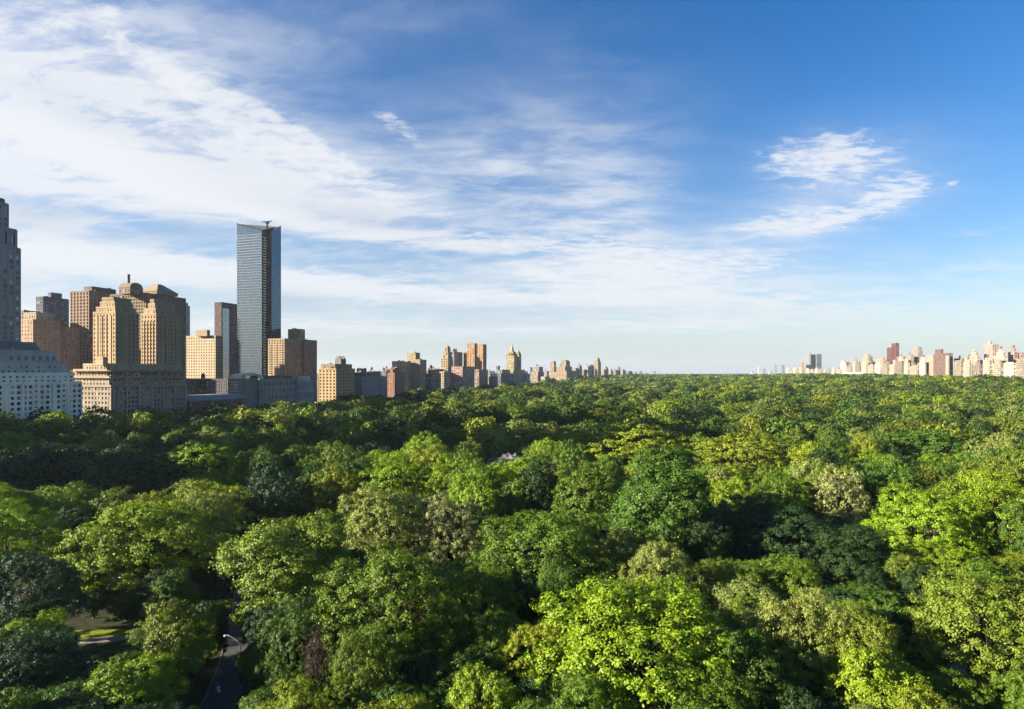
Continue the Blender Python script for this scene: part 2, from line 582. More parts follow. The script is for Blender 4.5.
def crown_leaves(r, R=13.0, base=5.0, top=22.0, nl=17, lobe=(.30, .44), nc=26, clump=1.25, nk=60, leaf=.5, droop=0.0, fall=.62):
    """leaf clumps gathered on lobes gathered on an uneven crown; returns quads, a value per leaf, and the lobe centres"""
    ax = np.array([R, R, (top - base) / 2])
    ctr = np.array([0, 0, (top + base) / 2])
    d = sphere_dirs(nl, r, -.62)
    rad = R * r.uniform(lobe[0], lobe[1], nl) * (1 - .16 * np.abs(d[:, 2]))
    lc = ctr + d * (ax - rad[:, None] * np.array([1, 1, .72])) * r.uniform(.70, 1.24, (nl, 1))
    lc = np.vstack([lc, ctr[None] + np.array([[0, 0, ax[2] * .12]])])
    rad = np.append(rad, R * .66)
    P, N, Vr = [], [], []
    for i in range(len(rad)):
        m = max(8, int(nc * (rad[i] / (R * .36)) ** 2 * (1.9 if i == len(rad) - 1 else 1)))
        cd = sphere_dirs(m, r, -.75)
        cpos = lc[i] + cd * rad[i] * np.array([1, 1, .78]) * r.uniform(.82, 1.12, (m, 1))
        dist = np.linalg.norm((cpos[:, None] - lc[None]) / np.array([1, 1, .78]), axis=2) / rad[None]
        dist[:, i] = 9
        keep = dist.min(1) > .80
        keep &= cpos[:, 2] > base - 1.5 + r.random(m) * 2.5
        cpos, cd = cpos[keep], cd[keep]
        m = len(cpos)
        if m == 0:
            continue
        out = unit(cpos - (ctr - np.array([0, 0, 3.0])))
        cs = clump * r.uniform(.55, 1.5, m)
        k = max(3, int(nk))
        o = r.normal(0, .43, (m, k, 3)) * cs[:, None, None]
        o[..., 2] *= .60
        p = cpos[:, None] + o
        if droop:
            p[..., 2] -= droop * (np.abs(o[..., 0]) + np.abs(o[..., 1]))
        nrm = unit(cd[:, None] * .42 + out[:, None] * .25 + np.array([0, 0, .16]) + unit(o) * .52 + r.normal(0, .40, (m, k, 3)))
        cv = np.clip(r.random((m, 1)) * .6 + r.random() * .4, 0, 1)
        vv = np.clip(.5 + (cv - .5) * fall + r.normal(0, .17, (m, k)), 0, 1)
        P.append(p.reshape(-1, 3)), N.append(nrm.reshape(-1, 3)), Vr.append(vv.reshape(-1))
    P, N, Vr = np.vstack(P), np.vstack(N), np.concatenate(Vr)
    t = unit(np.cross(N, unit(r.normal(0, 1, P.shape))))
    b = np.cross(N, t)
    s = leaf * r.uniform(.65, 1.4, (len(P), 1))
    w = s * r.uniform(.5, .75, (len(P), 1))
    q = np.stack([P - t * s * .55, P - b * w * .5 + N * s * .10, P + t * s * .55 - N * s * .06, P + b * w * .5 + N * s * .10], 1)
    return q, Vr, lc, rad


def leaves_mesh(name, q, vr, mat, tint=None):
    n = len(q)
    me = np_mesh(name, q.reshape(-1, 3), np.arange(n * 4).reshape(n, 4), mat)
    a = me.attributes.new('leafvar', 'FLOAT', 'FACE')
    a.data.foreach_set('value', np.ascontiguousarray(vr, dtype=np.float32))
    if tint is not None:
        a = me.attributes.new('tint', 'FLOAT_COLOR', 'FACE')
        a.data.foreach_set('color', np.ascontiguousarray(tint, dtype=np.float32).reshape(-1))
    return me


def trunk_mesh(name, r, lc, rad, base, top, R):
    m = MB()
    lean = r.uniform(-.5, .5, 2)
    fork = base + (top - base) * .22
    tr = R * .038 + .12
    m.tube([(0, 0, -1.2), (0, 0, .15), (lean[0] * .3, lean[1] * .3, 1.4), (lean[0] * .7, lean[1] * .7, fork * .6), (lean[0], lean[1], fork)],
           [tr * 1.75, tr * 1.45, tr * 1.05, tr * .9, tr * .72], 9, BARK)
    start = Vector((lean[0], lean[1], fork - .3))
    for i in range(len(rad) - 1):
        e = start.lerp(Vector(lc[i]), .84)
        mid = start.lerp(e, .5) + Vector((r.uniform(-.6, .6), r.uniform(-.6, .6), .9))
        m.tube([tuple(start), tuple(start.lerp(mid, .6)), tuple(mid), tuple(e), tuple(e + (e - mid) * .2)], [tr * .42, tr * .32, tr * .22, tr * .11, .02], 6, BARK)
        for _ in range(2):
            f = e + Vector(r.normal(0, 1, 3)).normalized() * rad[i] * .6
            m.tube([tuple(mid.lerp(e, .6)), tuple(mid.lerp(f, .7)), tuple(f)], [tr * .16, tr * .1, .02], 5, BARK)
    return m.mesh(name, True)


PROTO = {}


def proto(kind, seed, level):
    """level 0: nearest trees, 1: middle ground"""
    key = (kind, seed, level)
    if key in PROTO:
        return PROTO[key]
    r = np.random.default_rng(1000 + seed * 17 + len(kind))
    k = dict(broad=dict(nl=25, lobe=(.23, .44), base=1.2), tall=dict(nl=18, lobe=(.26, .46), base=1.2, R=9.5, top=24), flat=dict(nl=20, lobe=(.22, .38), base=4.0, R=14.5, top=20),
             loose=dict(nl=34, lobe=(.18, .32), base=1.8, droop=.12), bare=dict(nl=15, lobe=(.16, .30), base=3, R=9), small=dict(nl=13, lobe=(.30, .46), base=1.2, R=7, top=14))[kind]
    if level == 0:
        k = dict(k, nc=36, clump=1.12 if kind != 'small' else .7, nk=125, leaf=.35 if kind != 'small' else .28)
    else:
        k = dict(k, nc=26, clump=1.35 if kind != 'small' else .9, nk=72, leaf=.52 if kind != 'small' else .42)
    if kind == 'bare':
        k = dict(k, nk=14, clump=1.6)
    if kind == 'loose':
        k = dict(k, nk=int(k['nk'] * .8))
    R, base, top = k.get('R', 13.0), k.get('base', 5), k.get('top', 22.0)
    q, vr, lc, rad = crown_leaves(r, **k)
    PROTO[key] = (leaves_mesh('crown', q, vr, LEAF), trunk_mesh('trunk', r, lc, rad, base, top, R), R, top)
    return PROTO[key]


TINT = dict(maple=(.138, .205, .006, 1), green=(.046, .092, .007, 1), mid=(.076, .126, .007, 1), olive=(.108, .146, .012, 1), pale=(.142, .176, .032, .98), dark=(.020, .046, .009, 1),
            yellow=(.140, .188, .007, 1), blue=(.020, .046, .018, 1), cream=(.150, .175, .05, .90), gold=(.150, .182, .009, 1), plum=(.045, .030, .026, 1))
TONE = dict(maple='bright yellow-green', green='deep green', mid='mid green', olive='olive green', pale='pale grey-green', dark='dark green', yellow='golden yellow-green',
            blue='dark bluish green', cream='cream-flecked pale green', gold='olive gold', plum='purplish brown')


class Trees(list):
    pass


FOREST = []     # dicts: X, Y, R, ht, tone, kind, label


def hero(px, ytop, wpx, ht, kind, tone, label, Y=None, g=0.0):
    """a tree surveyed from the photograph: bearing of its middle, height angle of its top, angular width"""
    if Y is None:
        Y = (EYE - ht - g) / ((ytop - HOR) / FPX)
        if Y > 180:
            for _ in range(6):
                g = float(ground_z((px - 512) / FPX * Y, Y))
                Y = .5 * Y + .5 * (EYE - ht - g) / ((ytop - HOR) / FPX)
    R = wpx / 2 / FPX * Y
    FOREST.append(dict(X=(px - 512) / FPX * Y, Y=Y, R=R, ht=ht, kind=kind, tone=tone, label=label, hero=True))


hero(643, 580, 206, 22.5, 'broad', 'maple', 'bright yellow-green maple filling the bottom centre, broadest sunlit crown in front')
hero(735, 622, 120, 18, 'broad', 'green', 'deep green shaded tree hugging the right flank of the bright front maple')
hero(398, 545, 148, 24, 'broad', 'mid', 'big mid green tree standing to the left of the bright front maple')
hero(292, 508, 118, 26, 'tall', 'olive', 'tall olive tree standing right beside the park drive and lamp')
hero(545, 508, 140, 23, 'loose', 'mid', 'loose mid green tree just behind and left of the bright front maple')
hero(385, 486, 96, 25, 'loose', 'pale', 'pale feathery tree whose crown tops the olive tree by the drive')
hero(452, 495, 76, 23, 'loose', 'cream', 'cream-flecked blossoming tree between the pale feathery crown and the loose green one')
hero(180, 602, 72, 17, 'small', 'olive', 'small sunlit olive tree just left of the park drive')
hero(138, 652, 84, 13, 'small', 'maple', 'low yellow-green tree at the left foot of the small olive one')
hero(150, 497, 142, 24, 'broad', 'maple', 'wide sunlit yellow-green tree on the left, standing over the lawn', Y=148)
hero(8, 505, 110, 23, 'broad', 'maple', 'sunlit yellow-green tree cut by the left edge')
hero(478, 664, 76, 16, 'small', 'yellow', 'golden young tree at the bottom, in the gap left of the bright front maple')
hero(395, 692, 90, 14, 'small', 'yellow', 'low golden bush-like tree cut by the bottom edge')
hero(988, 574, 150, 22, 'broad', 'olive', 'broad olive tree in the bottom right corner')
hero(925, 484, 100, 25, 'broad', 'maple', 'sunlit yellow-green tree on the right with a dark hollow beside it')
hero(1000, 474, 110, 27, 'loose', 'maple', 'high leafy yellow-green tree against the right edge, behind the broad olive one')
hero(795, 590, 104, 20, 'loose', 'pale', 'pale olive tree right of the front maple, under the dark hollow')
hero(862, 616, 90, 18, 'loose', 'olive', 'airy olive tree between the pale olive tree and the corner one')
hero(880, 650, 96, 16, 'small', 'yellow', 'golden low tree left of the pinkish footpath at bottom right')
hero(662, 545, 78, 19, 'flat', 'pale', 'flat pale crown peeping over the top of the bright front maple')
hero(588, 470, 72, 24, 'broad', 'mid', 'round mid green tree above the loose green one')
hero(664, 452, 98, 33.5, 'tall', 'green', 'tall deep green tree rising over its neighbours at the edge of the dark hollow')
hero(742, 500, 110, 19, 'broad', 'dark', 'dark shaded tree on the left of the big dark hollow')  # dark leaf tint carries the hollow's shade, as on the next two
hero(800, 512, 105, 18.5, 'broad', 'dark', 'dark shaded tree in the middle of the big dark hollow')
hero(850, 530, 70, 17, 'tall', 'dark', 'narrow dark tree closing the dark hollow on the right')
hero(395, 458, 84, 24, 'broad', 'maple', 'sunlit yellow-green crown left of the grey rock, first row behind the pale trees')
hero(335, 466, 46, 22, 'loose', 'gold', 'little golden airy tree left of the sunlit crown near the rock')
hero(480, 470, 44, 21, 'small', 'maple', 'small round yellow-green tree just below the grey rock', Y=190)
hero(512, 479, 40, 20, 'small', 'mid', 'small mid green tree below the right end of the grey rock')
hero(538, 411, 56, 27, 'broad', 'maple', 'tall bright green tree standing alone above the canopy behind the rock')
hero(205, 439, 72, 24, 'broad', 'maple', 'sunlit yellow-green patch of a tree below the brown tower')
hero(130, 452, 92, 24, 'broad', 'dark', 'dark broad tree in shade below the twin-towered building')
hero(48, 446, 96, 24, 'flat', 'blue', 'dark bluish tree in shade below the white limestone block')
hero(640, 426, 110, 26, 'flat', 'gold', 'wide olive gold crown right of the tall bright tree behind the rock')
hero(745, 436, 100, 25, 'flat', 'gold', 'wide olive gold crown right of the tall deep green tree')
hero(842, 470, 56, 24, 'loose', 'cream', 'cream-flecked blossoming crown above the dark hollow')
hero(992, 411, 66, 25, 'flat', 'gold', 'olive gold crown at the right edge under the pale apartment row')
hero(930, 428, 80, 26, 'broad', 'green', 'deep green crown left of the olive gold one at the right edge')
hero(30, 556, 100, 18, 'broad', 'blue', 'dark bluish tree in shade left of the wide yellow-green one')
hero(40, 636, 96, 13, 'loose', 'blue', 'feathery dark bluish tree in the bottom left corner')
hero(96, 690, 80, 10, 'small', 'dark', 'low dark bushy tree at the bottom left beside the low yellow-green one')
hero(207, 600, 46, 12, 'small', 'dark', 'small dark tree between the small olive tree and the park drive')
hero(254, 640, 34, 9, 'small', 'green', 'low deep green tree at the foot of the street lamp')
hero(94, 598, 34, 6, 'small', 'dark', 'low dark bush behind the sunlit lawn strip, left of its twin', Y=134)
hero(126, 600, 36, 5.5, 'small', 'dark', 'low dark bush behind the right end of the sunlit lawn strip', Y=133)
hero(318, 622, 34, 15, 'bare', 'plum', 'thin purplish brown tree between the olive tree and the big green one')
hero(275, 470, 60, 22, 'broad', 'blue', 'dark bluish round tree left of the little golden airy tree')
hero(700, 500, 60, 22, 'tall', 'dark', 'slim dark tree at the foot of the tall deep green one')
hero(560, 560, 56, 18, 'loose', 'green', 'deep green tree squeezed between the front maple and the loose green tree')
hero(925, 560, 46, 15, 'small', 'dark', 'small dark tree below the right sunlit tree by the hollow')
hero(1022, 500, 60, 22, 'broad', 'green', 'deep green tree at the right edge above the broad olive one')

# windows of the picture the photograph keeps open: (px0, py0, px1, py1, distance of what shows there)
OPEN = [(214, 634, 237, 709, 125), (88, 628, 132, 642, 126), (204, 604, 238, 614, 140), (488, 451, 526, 459, 300), (932, 640, 950, 676, 114)]
# lawn and slope the low sun reaches across (world): centre, reach to the left, half width
SUNLANES = [((-84, 124), 75, 2.0), ((-68, 141), 34, 1.6)]


def px_box(X, Y, R, ht, g):
    f = FPX / Y
    return 512 + (X - R) * f, HOR + (EYE - ht - g) * f, 512 + (X + R) * f, HOR + (EYE - g) * f


def blocks(X, Y, R, ht, g):
    x0, y0, x1, y1 = px_box(X, Y, R * .92, ht, g)
    for (a, b_, c, d, far) in OPEN:
        if Y < far and x1 > a and x0 < c and y1 > b_ and y0 < d:
            return True
    sdir = (math.sin(SUN_AZ), math.cos(SUN_AZ))
    for (c, reach, hw) in SUNLANES:
        ex, ey = X - c[0], Y - c[1]
        along = ex * sdir[0] + ey * sdir[1]
        side = abs(ex * sdir[1] - ey * sdir[0])
        if -4 < along < reach and side < hw + R * .9:
            return True
    return False


YLIM = 352.0
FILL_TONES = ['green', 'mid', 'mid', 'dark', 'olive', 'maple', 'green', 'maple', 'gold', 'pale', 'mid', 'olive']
fr = random.Random(23)
for (n_try, ya, yb, spread) in ((7000, 58, YLIM, .74), (9000, 58, YLIM, .62), (9000, 55, 210, .55)):
    low = yb < 300
    for cand in range(n_try):
        Y = math.sqrt(fr.uniform(ya ** 2, yb ** 2))
        X = fr.uniform(-1, 1) * (.90 * Y + 14)
        big = Y > 150
        R = fr.uniform(8.0, 13.5) if big else fr.uniform(5.5, 9.5)
        ht = (fr.uniform(18, 26) if big else fr.uniform(13, 19)) * (1 if R > 7 else .85)
        if low:
            R, ht = fr.uniform(4.5, 7.5), fr.uniform(9, 14)
        u, v = to_uv(X, Y)
        if u < -436:
            continue
        g = float(ground_z(X, Y))
        if blocks(X, Y, R, ht, g):
            continue
        ok = math.hypot(X + 2, Y - 303) > R * .8 + 8
        for o in FOREST if ok else ():
            if math.hypot(o['X'] - X, o['Y'] - Y) < spread * (o['R'] + R):
                ok = False
                break
        if not ok:
            continue
        # a filler must not hide a surveyed crown in front of which it stands
        x0, y0, x1, y1 = px_box(X, Y, R, ht, g)
        for o in FOREST:
            if o.get('hero') and o['Y'] > Y:
                a, b_, c, d = px_box(o['X'], o['Y'], o['R'], o['ht'], 0)
                if min(x1, c) - max(x0, a) > .25 * (x1 - x0) and y0 < b_ + .62 * (min(d, 709) - b_):
                    ok = False
                    break
        if not ok:
            continue
        px = 512 + X / Y * FPX
        tones = FILL_TONES if px > 330 else FILL_TONES + ['blue', 'dark', 'green']
        if low:
            tones = ['dark', 'green', 'mid']
        FOREST.append(dict(X=X, Y=Y, R=R, ht=ht, kind='small' if low else fr.choice(['broad', 'broad', 'flat', 'tall', 'loose'] if big else ['small', 'loose', 'broad']), tone=fr.choice(tones), label=None))

# which crowns can be seen from the terrace: paint them far to near on a coarse grid
zb = np.full((178, 256), -1, dtype=int)
yy, xx = np.mgrid[0:178, 0:256] * 4.0 + 2
order = sorted(range(len(FOREST)), key=lambda i: -FOREST[i]['Y'])
for i in order:
    o = FOREST[i]
    a, b_, c, d = px_box(o['X'], o['Y'], o['R'], o['ht'], float(ground_z(o['X'], o['Y'])))
    d = b_ + (d - b_) * .86
    ins = ((xx - (a + c) / 2) / ((c - a) / 2)) ** 2 + ((yy - (b_ + d) / 2) / ((d - b_) / 2)) ** 2 < .95
    zb[ins] = i
seen = np.bincount(zb[zb >= 0], minlength=len(FOREST))
FOREST = [o for i, o in enumerate(FOREST) if o.get('hero') or seen[i] >= 4]
FOREST.sort(key=lambda o: o['Y'])
if len(FOREST) > 300:
    FOREST = FOREST[:300]

LAND = [(80, 'the white limestone block'), (188, 'the tan twin-towered block'), (236, 'the dark brown tower'), (284, 'the glass tower'), (318, 'the balconied tan tower'), (356, 'the yellow-lit block'),
        (392, 'the grey shaded block'), (440, 'the tan slab with penthouse'), (492, 'the orange striped towers'), (530, 'the twin spires'), (575, 'the turreted block'), (625, 'the far pointed tower'), (690, 'the empty skyline gap'),
        (760, 'the open horizon'), (828, 'the two dark slabs'), (884, 'the long low white building'), (926, 'the dark red tower'), (960, 'the brown slab'), (1100, 'the pale right-hand apartments')]
ORD = ['first', 'second', 'third', 'fourth', 'fifth', 'sixth', 'seventh', 'eighth', 'ninth', 'tenth', 'eleventh', 'twelfth', 'thirteenth', 'fourteenth', 'fifteenth', 'sixteenth', 'seventeenth',
       'eighteenth', 'nineteenth', 'twentieth', 'twenty-first', 'twenty-second', 'twenty-third', 'twenty-fourth', 'twenty-fifth', 'twenty-sixth', 'twenty-seventh', 'twenty-eighth', 'twenty-ninth', 'thirtieth']
SHAPE = dict(broad='rounded', flat='flat-topped', tall='upright', loose='airy', small='small', bare='thin')
count = {}
for n, o in enumerate(FOREST):
    X, Y, ht = o['X'], o['Y'], o['ht']
    px = 512 + X / Y * FPX
    land = next((nm for lim, nm in LAND if px < lim), LAND[-1][1])
    count[land] = count.get(land, 0) + 1
    lab = o['label'] or '%s %s tree, %s crown from the bottom under %s' % (TONE[o['tone']], SHAPE[o['kind']], ORD[min(count[land], 30) - 1], land)
    if o['kind'] == 'small' and o['R'] > 9:
        o['kind'] = 'broad'
    level = 0 if Y < 175 else 1
    seeds = 3 if level == 0 else 3
    cm, tm, R0, T0 = proto(o['kind'], fr.randrange(seeds), level)
    s, sz = o['R'] / R0, ht / T0
    root = empty('broadleaf_tree', (X, Y, float(ground_z(X, Y))), fr.uniform(0, 6.28))
    root.scale = (s, s, sz)
    tag(root, lab, 'tree', 'park trees')
    link('trunk', tm, root)
    c = link('crown', cm, root)
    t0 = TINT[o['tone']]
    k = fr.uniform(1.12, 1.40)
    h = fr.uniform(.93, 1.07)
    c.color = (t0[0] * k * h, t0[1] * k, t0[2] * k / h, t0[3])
print('columns', max(count.values()))
print('trees', len(FOREST), 'heroes', sum(1 for o in FOREST if o.get('hero')), 'farthest', FOREST[-1]['Y'])
YFAR = FOREST[-1]['Y'] if len(FOREST) == 300 else YLIM

# ------------------------------------------------------------------ the rest of the park: one wood
def wood_protos(nl, nc, nk, leaf, clump, n):
    res = []
    for s in range(n):
        r = np.random.default_rng(500 + s)
        q, vr, _, _ = crown_leaves(r, R=11, base=6 if s % 2 else 4, top=20, nl=nl, lobe=(.30, .46), nc=nc, clump=clump, nk=nk, leaf=leaf)
        res.append((q, vr))
    return res


BANDS = [(YFAR + 4, 620, 18.5, wood_protos(15, 13, 16, 1.05, 1.6, 6)), (620, 1000, 20, wood_protos(12, 9, 11, 1.6, 1.9, 6)), (1000, 1800, 22, wood_protos(9, 6, 7, 2.5, 2.2, 5)),
         (1800, 4300, 27, wood_protos(7, 3, 5, 4.4, 2.8, 5))]
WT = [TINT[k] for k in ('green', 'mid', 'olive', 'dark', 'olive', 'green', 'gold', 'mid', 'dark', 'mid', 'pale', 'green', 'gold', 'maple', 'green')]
QA, VA, TA = [], [], []
wr = np.random.default_rng(77)
nw = 0
for (y0, y1, sp, protos) in BANDS:
    Yr = np.arange(y0, y1, sp * .88)
    for j, yb in enumerate(Yr):
        half = .92 * yb + 60
        Xr = np.arange(-half, half, sp) + (j % 2) * sp / 2
        Xr = Xr + wr.uniform(-.34, .34, len(Xr)) * sp
        Yv = yb + wr.uniform(-.34, .34, len(Xr)) * sp
        u, v = to_uv(Xr, Yv)
        ok = (u > -438) & (u < 640) & (v < 3950)
        for X, Y in zip(Xr[ok], Yv[ok]):
            if math.hypot(X + 2, Y - 303) < 24:
                continue
            q, vr = protos[wr.integers(len(protos))]
            a = wr.uniform(0, 6.28)
            s = wr.uniform(.66, 1.36) * sp / 18.0
            sz = wr.choice([wr.uniform(.62, 1.0), wr.uniform(.85, 1.25), wr.uniform(1.2, 1.5)], p=[.35, .45, .2])
            ca, sa = math.cos(a) * s, math.sin(a) * s
            M = np.array([[ca, sa, 0], [-sa, ca, 0], [0, 0, sz]], dtype=np.float32)
            QA.append((q.astype(np.float32) @ M + np.array([X, Y, float(ground_z(X, Y))], dtype=np.float32)))
            VA.append(vr)
            sz *= 1 + .26 * math.sin(X * .043 + Y * .012 + 1) * math.sin(Y * .036 - X * .011)
            # stands of one kind grow together
            pick = int((math.sin(X * .011 + Y * .004) + math.cos(Y * .013 - X * .006) + 2) * 3 + wr.uniform(0, 7)) % len(WT)
            t0 = np.array(WT[pick]) * np.array([1, 1, 1, 1])
            k = wr.uniform(.66, 1.26)
            t0 = np.array([t0[0] * k * wr.uniform(.92, 1.08), t0[1] * k, t0[2] * k, t0[3]])
            TA.append(np.broadcast_to(t0, (len(q), 4)))
            nw += 1
qa = np.concatenate(QA)
wood = link('woodland', leaves_mesh('woodland', qa, np.concatenate(VA), LEAF_WOOD, np.concatenate(TA)))
tag(wood, 'far mass of green tree crowns stretching back to the skyline', None, None, 'stuff')
wood['category'] = 'woodland'
print('wood trees', nw, 'faces', len(qa))
del QA, VA, TA, qa
# ------------------------------------------------------------------ buildings
def v_on(px, u):
    """how far up the avenue the bearing px meets the frontage line u"""
    t = (px - 512) / FPX
    Y = u / (CA * t - SA)
    return t * Y * SA + Y * CA, Y


def u_on(px, v):
    t = (px - 512) / FPX
    return v * (CA * t - SA) / (CA + SA * t)


def unit_window(variant):
    m = MB()
    glass = (GLASS, GLINT, BLIND)[variant]
    m.box(-.5, .5, -.05, 0, 0, 1, glass)
    for x in (-.5, -.03, .44):
        m.box(x, x + .06, -.11, -.052, 0, 1, FRAME)
    for z in (0, .48, .95):
        m.box(-.5, .5, -.10, -.051, z, z + .05, FRAME)
    if variant == 2:
        m.box(-.43, .43, -.09, -.05, .5, .93, BLIND)
    return m.mesh('window')


WIN = [unit_window(k) for k in range(3)]
br = random.Random(5)


class Building:
    def __init__(self, name, label, u, px, cat='building', side='L', detail=False, group=None, wall=(.33, .26, .18), z0=None):
        self.v0, self.Y = v_on(px, u)
        self.u, self.side, self.detail = u, side, detail
        x, y = to_xy(u, self.v0)
        self.z0 = float(ground_z(x, y)) - .5 if z0 is None else z0
        self.wall = wall_mat(wall)
        self.walls = {None: MB()}
        self.roof = MB()
        self.win = []
        self.extra = []
        self.name, self.meta = name, (label, cat, group)
        self.loc = (x, y, self.z0)

    def zpx(self, y, Y=None):
        return EYE + (HOR - y) / FPX * (Y or self.Y) - self.z0

    def mb(self, part):
        return self.walls.setdefault(part, MB())

    def tier(self, xl, xc, xr, ytop, ybot=None, u=None, wall=None, bw=3.4, fh=3.4, wf=.42, hf=.5, d=.3, part=None, faces=None, cornice=.35, roof=True, depth=None, glass=None, nowin=False, top=None):
        """one box of the building; xl, xc, xr: photo columns of its two visible faces"""
        u = self.u if u is None else u
        v0, Y = v_on(xc, u)
        if self.side == 'L':
            ua, ub = u_on(xl, v0), u
            v1 = v_on(xr, u)[0] if depth is None else v0 + depth
            faces = faces or 'SE'
        else:
            ua, ub = u, u_on(xr, v0)
            v1 = v_on(xl, u)[0] if depth is None else v0 + depth
            faces = faces or 'SW'
        z1 = self.zpx(ytop, Y) if top is None else top
        zb = 0 if ybot is None else self.zpx(ybot, Y)
        x0, x1, y0, y1 = ua - self.u, ub - self.u, v0 - self.v0, v1 - self.v0
        self.block(x0, x1, y0, y1, zb, z1, wall, bw, fh, wf, hf, d, part, faces, cornice, roof, glass, nowin)
        return x0, x1, y0, y1, zb, z1

    def block(self, x0, x1, y0, y1, zb, z1, wall=None, bw=3.4, fh=3.4, wf=.42, hf=.5, d=.3, part=None, faces='SE', cornice=.35, roof=True, glass=None, nowin=False):
        m = self.mb(part)
        w = self.wall if wall is None else (wall_mat(wall) if isinstance(wall, tuple) else wall)
        m.box(x0 + (d if 'W' in faces else 0), x1 - (d if 'E' in faces else 0), y0 + (d if 'S' in faces else 0), y1, zb, z1, w)
        nz = max(1, round((z1 - zb - .8) / fh))
        h = (z1 - zb - .8) / nz
        for f in faces:
            a0, a1 = (x0, x1) if f == 'S' else (y0, y1)
            if a1 - a0 < 1.0:
                continue
            if nowin:
                if f == 'S':
                    m.box(x0 + .01, x1 - .01, y0, y0 + d, zb, z1 - .01, w)
                elif f == 'E':
                    m.box(x1 - d, x1, y0 + d, y1 - .01, zb, z1 - .02, w)
                else:
                    m.box(x0, x0 + d, y0 + d, y1 - .01, zb, z1 - .02, w)
                continue
            n = max(1, round((a1 - a0) / bw))
            bay = (a1 - a0) / n
            pw = (1 - wf) * bay

            def put(p0, p1, q0, q1, out):
                """a relief piece along the face from p0 to p1, heights q0 to q1, standing out by out"""
                if f == 'S':
                    m.box(p0, p1, y0 + d - out, y0 + d + .05, q0, q1, w)
                elif f == 'E':
                    m.box(x1 - d - .05, x1 - d + out, p0, p1, q0, q1, w)
                else:
                    m.box(x0 + d - out, x0 + d + .05, p0, p1, q0, q1, w)
            for i in range(n + 1):
                c = a0 + i * bay
                lo, hi = max(a0, c - pw / 2), min(a1, c + pw / 2)
                if f != 'S' and i == 0:
                    lo = a0 + d * .5
                put(lo, hi, zb, z1 - .002, d)
            for k in range(nz + 1):
                c = zb + k * h
                lo, hi = max(zb, c - (1 - hf) * h * .5), min(z1 - .004, c + (1 - hf) * h * .5)
                if k == nz:
                    hi = z1 - .004
                put(a0 + .02, a1 - .02, lo, hi, d - .05)
            for k in range(nz):
                for i in range(n):
                    c, zc = a0 + (i + .5) * bay, zb + (k + .5) * h - hf * h * .5
                    r = br.random()
                    var = glass if glass is not None else (0 if r < .56 else 1 if r < .80 else 2)
                    pos = (c, y0 + d) if f == 'S' else ((x1 - d, c) if f == 'E' else (x0 + d, c))
                    self.win.append((pos[0], pos[1], zc, f, wf * bay * 1.02, hf * h * 1.02, var, part))
        if cornice:
            e = cornice
            m.box(x0 - (e if 'W' in faces else -.03), x1 + (e if 'E' in faces else -.03), y0 - e, y1 - .04, z1 - .55, z1 - .05, w)
        if roof:
            r = self.roof if part is None else m
            r.box(x0 + .35, x1 - .35, y0 + .35, y1 - .35, z1 - .1, z1 + .06, ROOFM)
            for q in ((x0, x1, y0, y0 + .35), (x0, x0 + .35, y0 + .352, y1 - .352), (x1 - .35, x1, y0 + .352, y1 - .352)):
                r.box(q[0] + .004, q[1] - .004, q[2] + .004, q[3] - .004, z1 - .02, z1 + .9, w)
            if min(x1 - x0, y1 - y0) > 6:
                for _ in range(br.randrange(2, 5)):
                    cx, cy = br.uniform(x0 + 2, x1 - 2), br.uniform(y0 + 2, y1 - 2)
                    a, b_, hh = br.uniform(.7, 1.8), br.uniform(.7, 1.8), br.uniform(1, 2.8)
                    r.box(max(x0 + .5, cx - a), min(x1 - .5, cx + a), max(y0 + .5, cy - b_), min(y1 - .5, cy + b_), z1 + .06, z1 + hh, br.choice([ROOFM, STEEL, w, w]))

    def tank(self, x, y, z, s=1.0):
        m = MB()
        for a in (-1, 1):
            for b_ in (-1, 1):
                m.box(x + a * 1.3 * s - .15, x + a * 1.3 * s + .15, y + b_ * 1.3 * s - .15, y + b_ * 1.3 * s + .15, z, z + 2.2 * s, DARKM)
        m.box(x - 1.7 * s, x + 1.7 * s, y - 1.7 * s, y + 1.7 * s, z + 2.2 * s, z + 2.5 * s, DARKM)
        m.lathe(x, y, [(1.9 * s, z + 2.5 * s), (1.85 * s, z + 6 * s), (2.05 * s, z + 6 * s), (.1, z + 7.6 * s)], 14, TANKM)
        self.extra.append(('water_tank', m))

    def done(self):
        label, cat, group = self.meta
        if not self.detail:
            # too far for its windows to be told apart: panes belong to the wall
            m = self.walls[None]
            for p, o in self.walls.items():
                if p is not None:
                    self._merge(m, o)
            self._merge(m, self.roof)
            for _, o in self.extra:
                self._merge(m, o)
            for (x, y, z, f, w, h, var, part) in self.win:
                self._pane(m, x, y, z, f, w, h, var)
            root = m.build(self.name, None, self.loc, ROTZ)
            return tag(root, label, cat, group)
        root = empty(self.name, self.loc, ROTZ)
        tag(root, label, cat, group)
        owner = {}
        for p, m in self.walls.items():
            if m.v:
                owner[p] = m.build((p or 'wall').strip(), root)
        if self.roof.v:
            self.roof.build('roof', root)
        for nm, m in self.extra:
            m.build(nm, root)

        def far(wn):
            X, Y = to_xy(wn[0] + self.u, wn[1] + self.v0)
            return Y + (500 if wn[2] + self.z0 < 16 else 0) - .4 * wn[2]
        self.win.sort(key=far)
        for (x, y, z, f, w, h, var, part) in self.win[:100]:
            o = link('window', WIN[var], root if part is None else owner[part], (x, y, z), {'S': 0, 'E': math.pi / 2, 'W': -math.pi / 2}[f])
            o.scale = (w, 1, h)
        if len(self.win) > 100:
            m = MB()
            for (x, y, z, f, w, h, var, part) in self.win[100:]:
                self._pane(m, x, y, z, f, w, h, var)
            tag(m.build('window', root), kind='stuff')
        return root

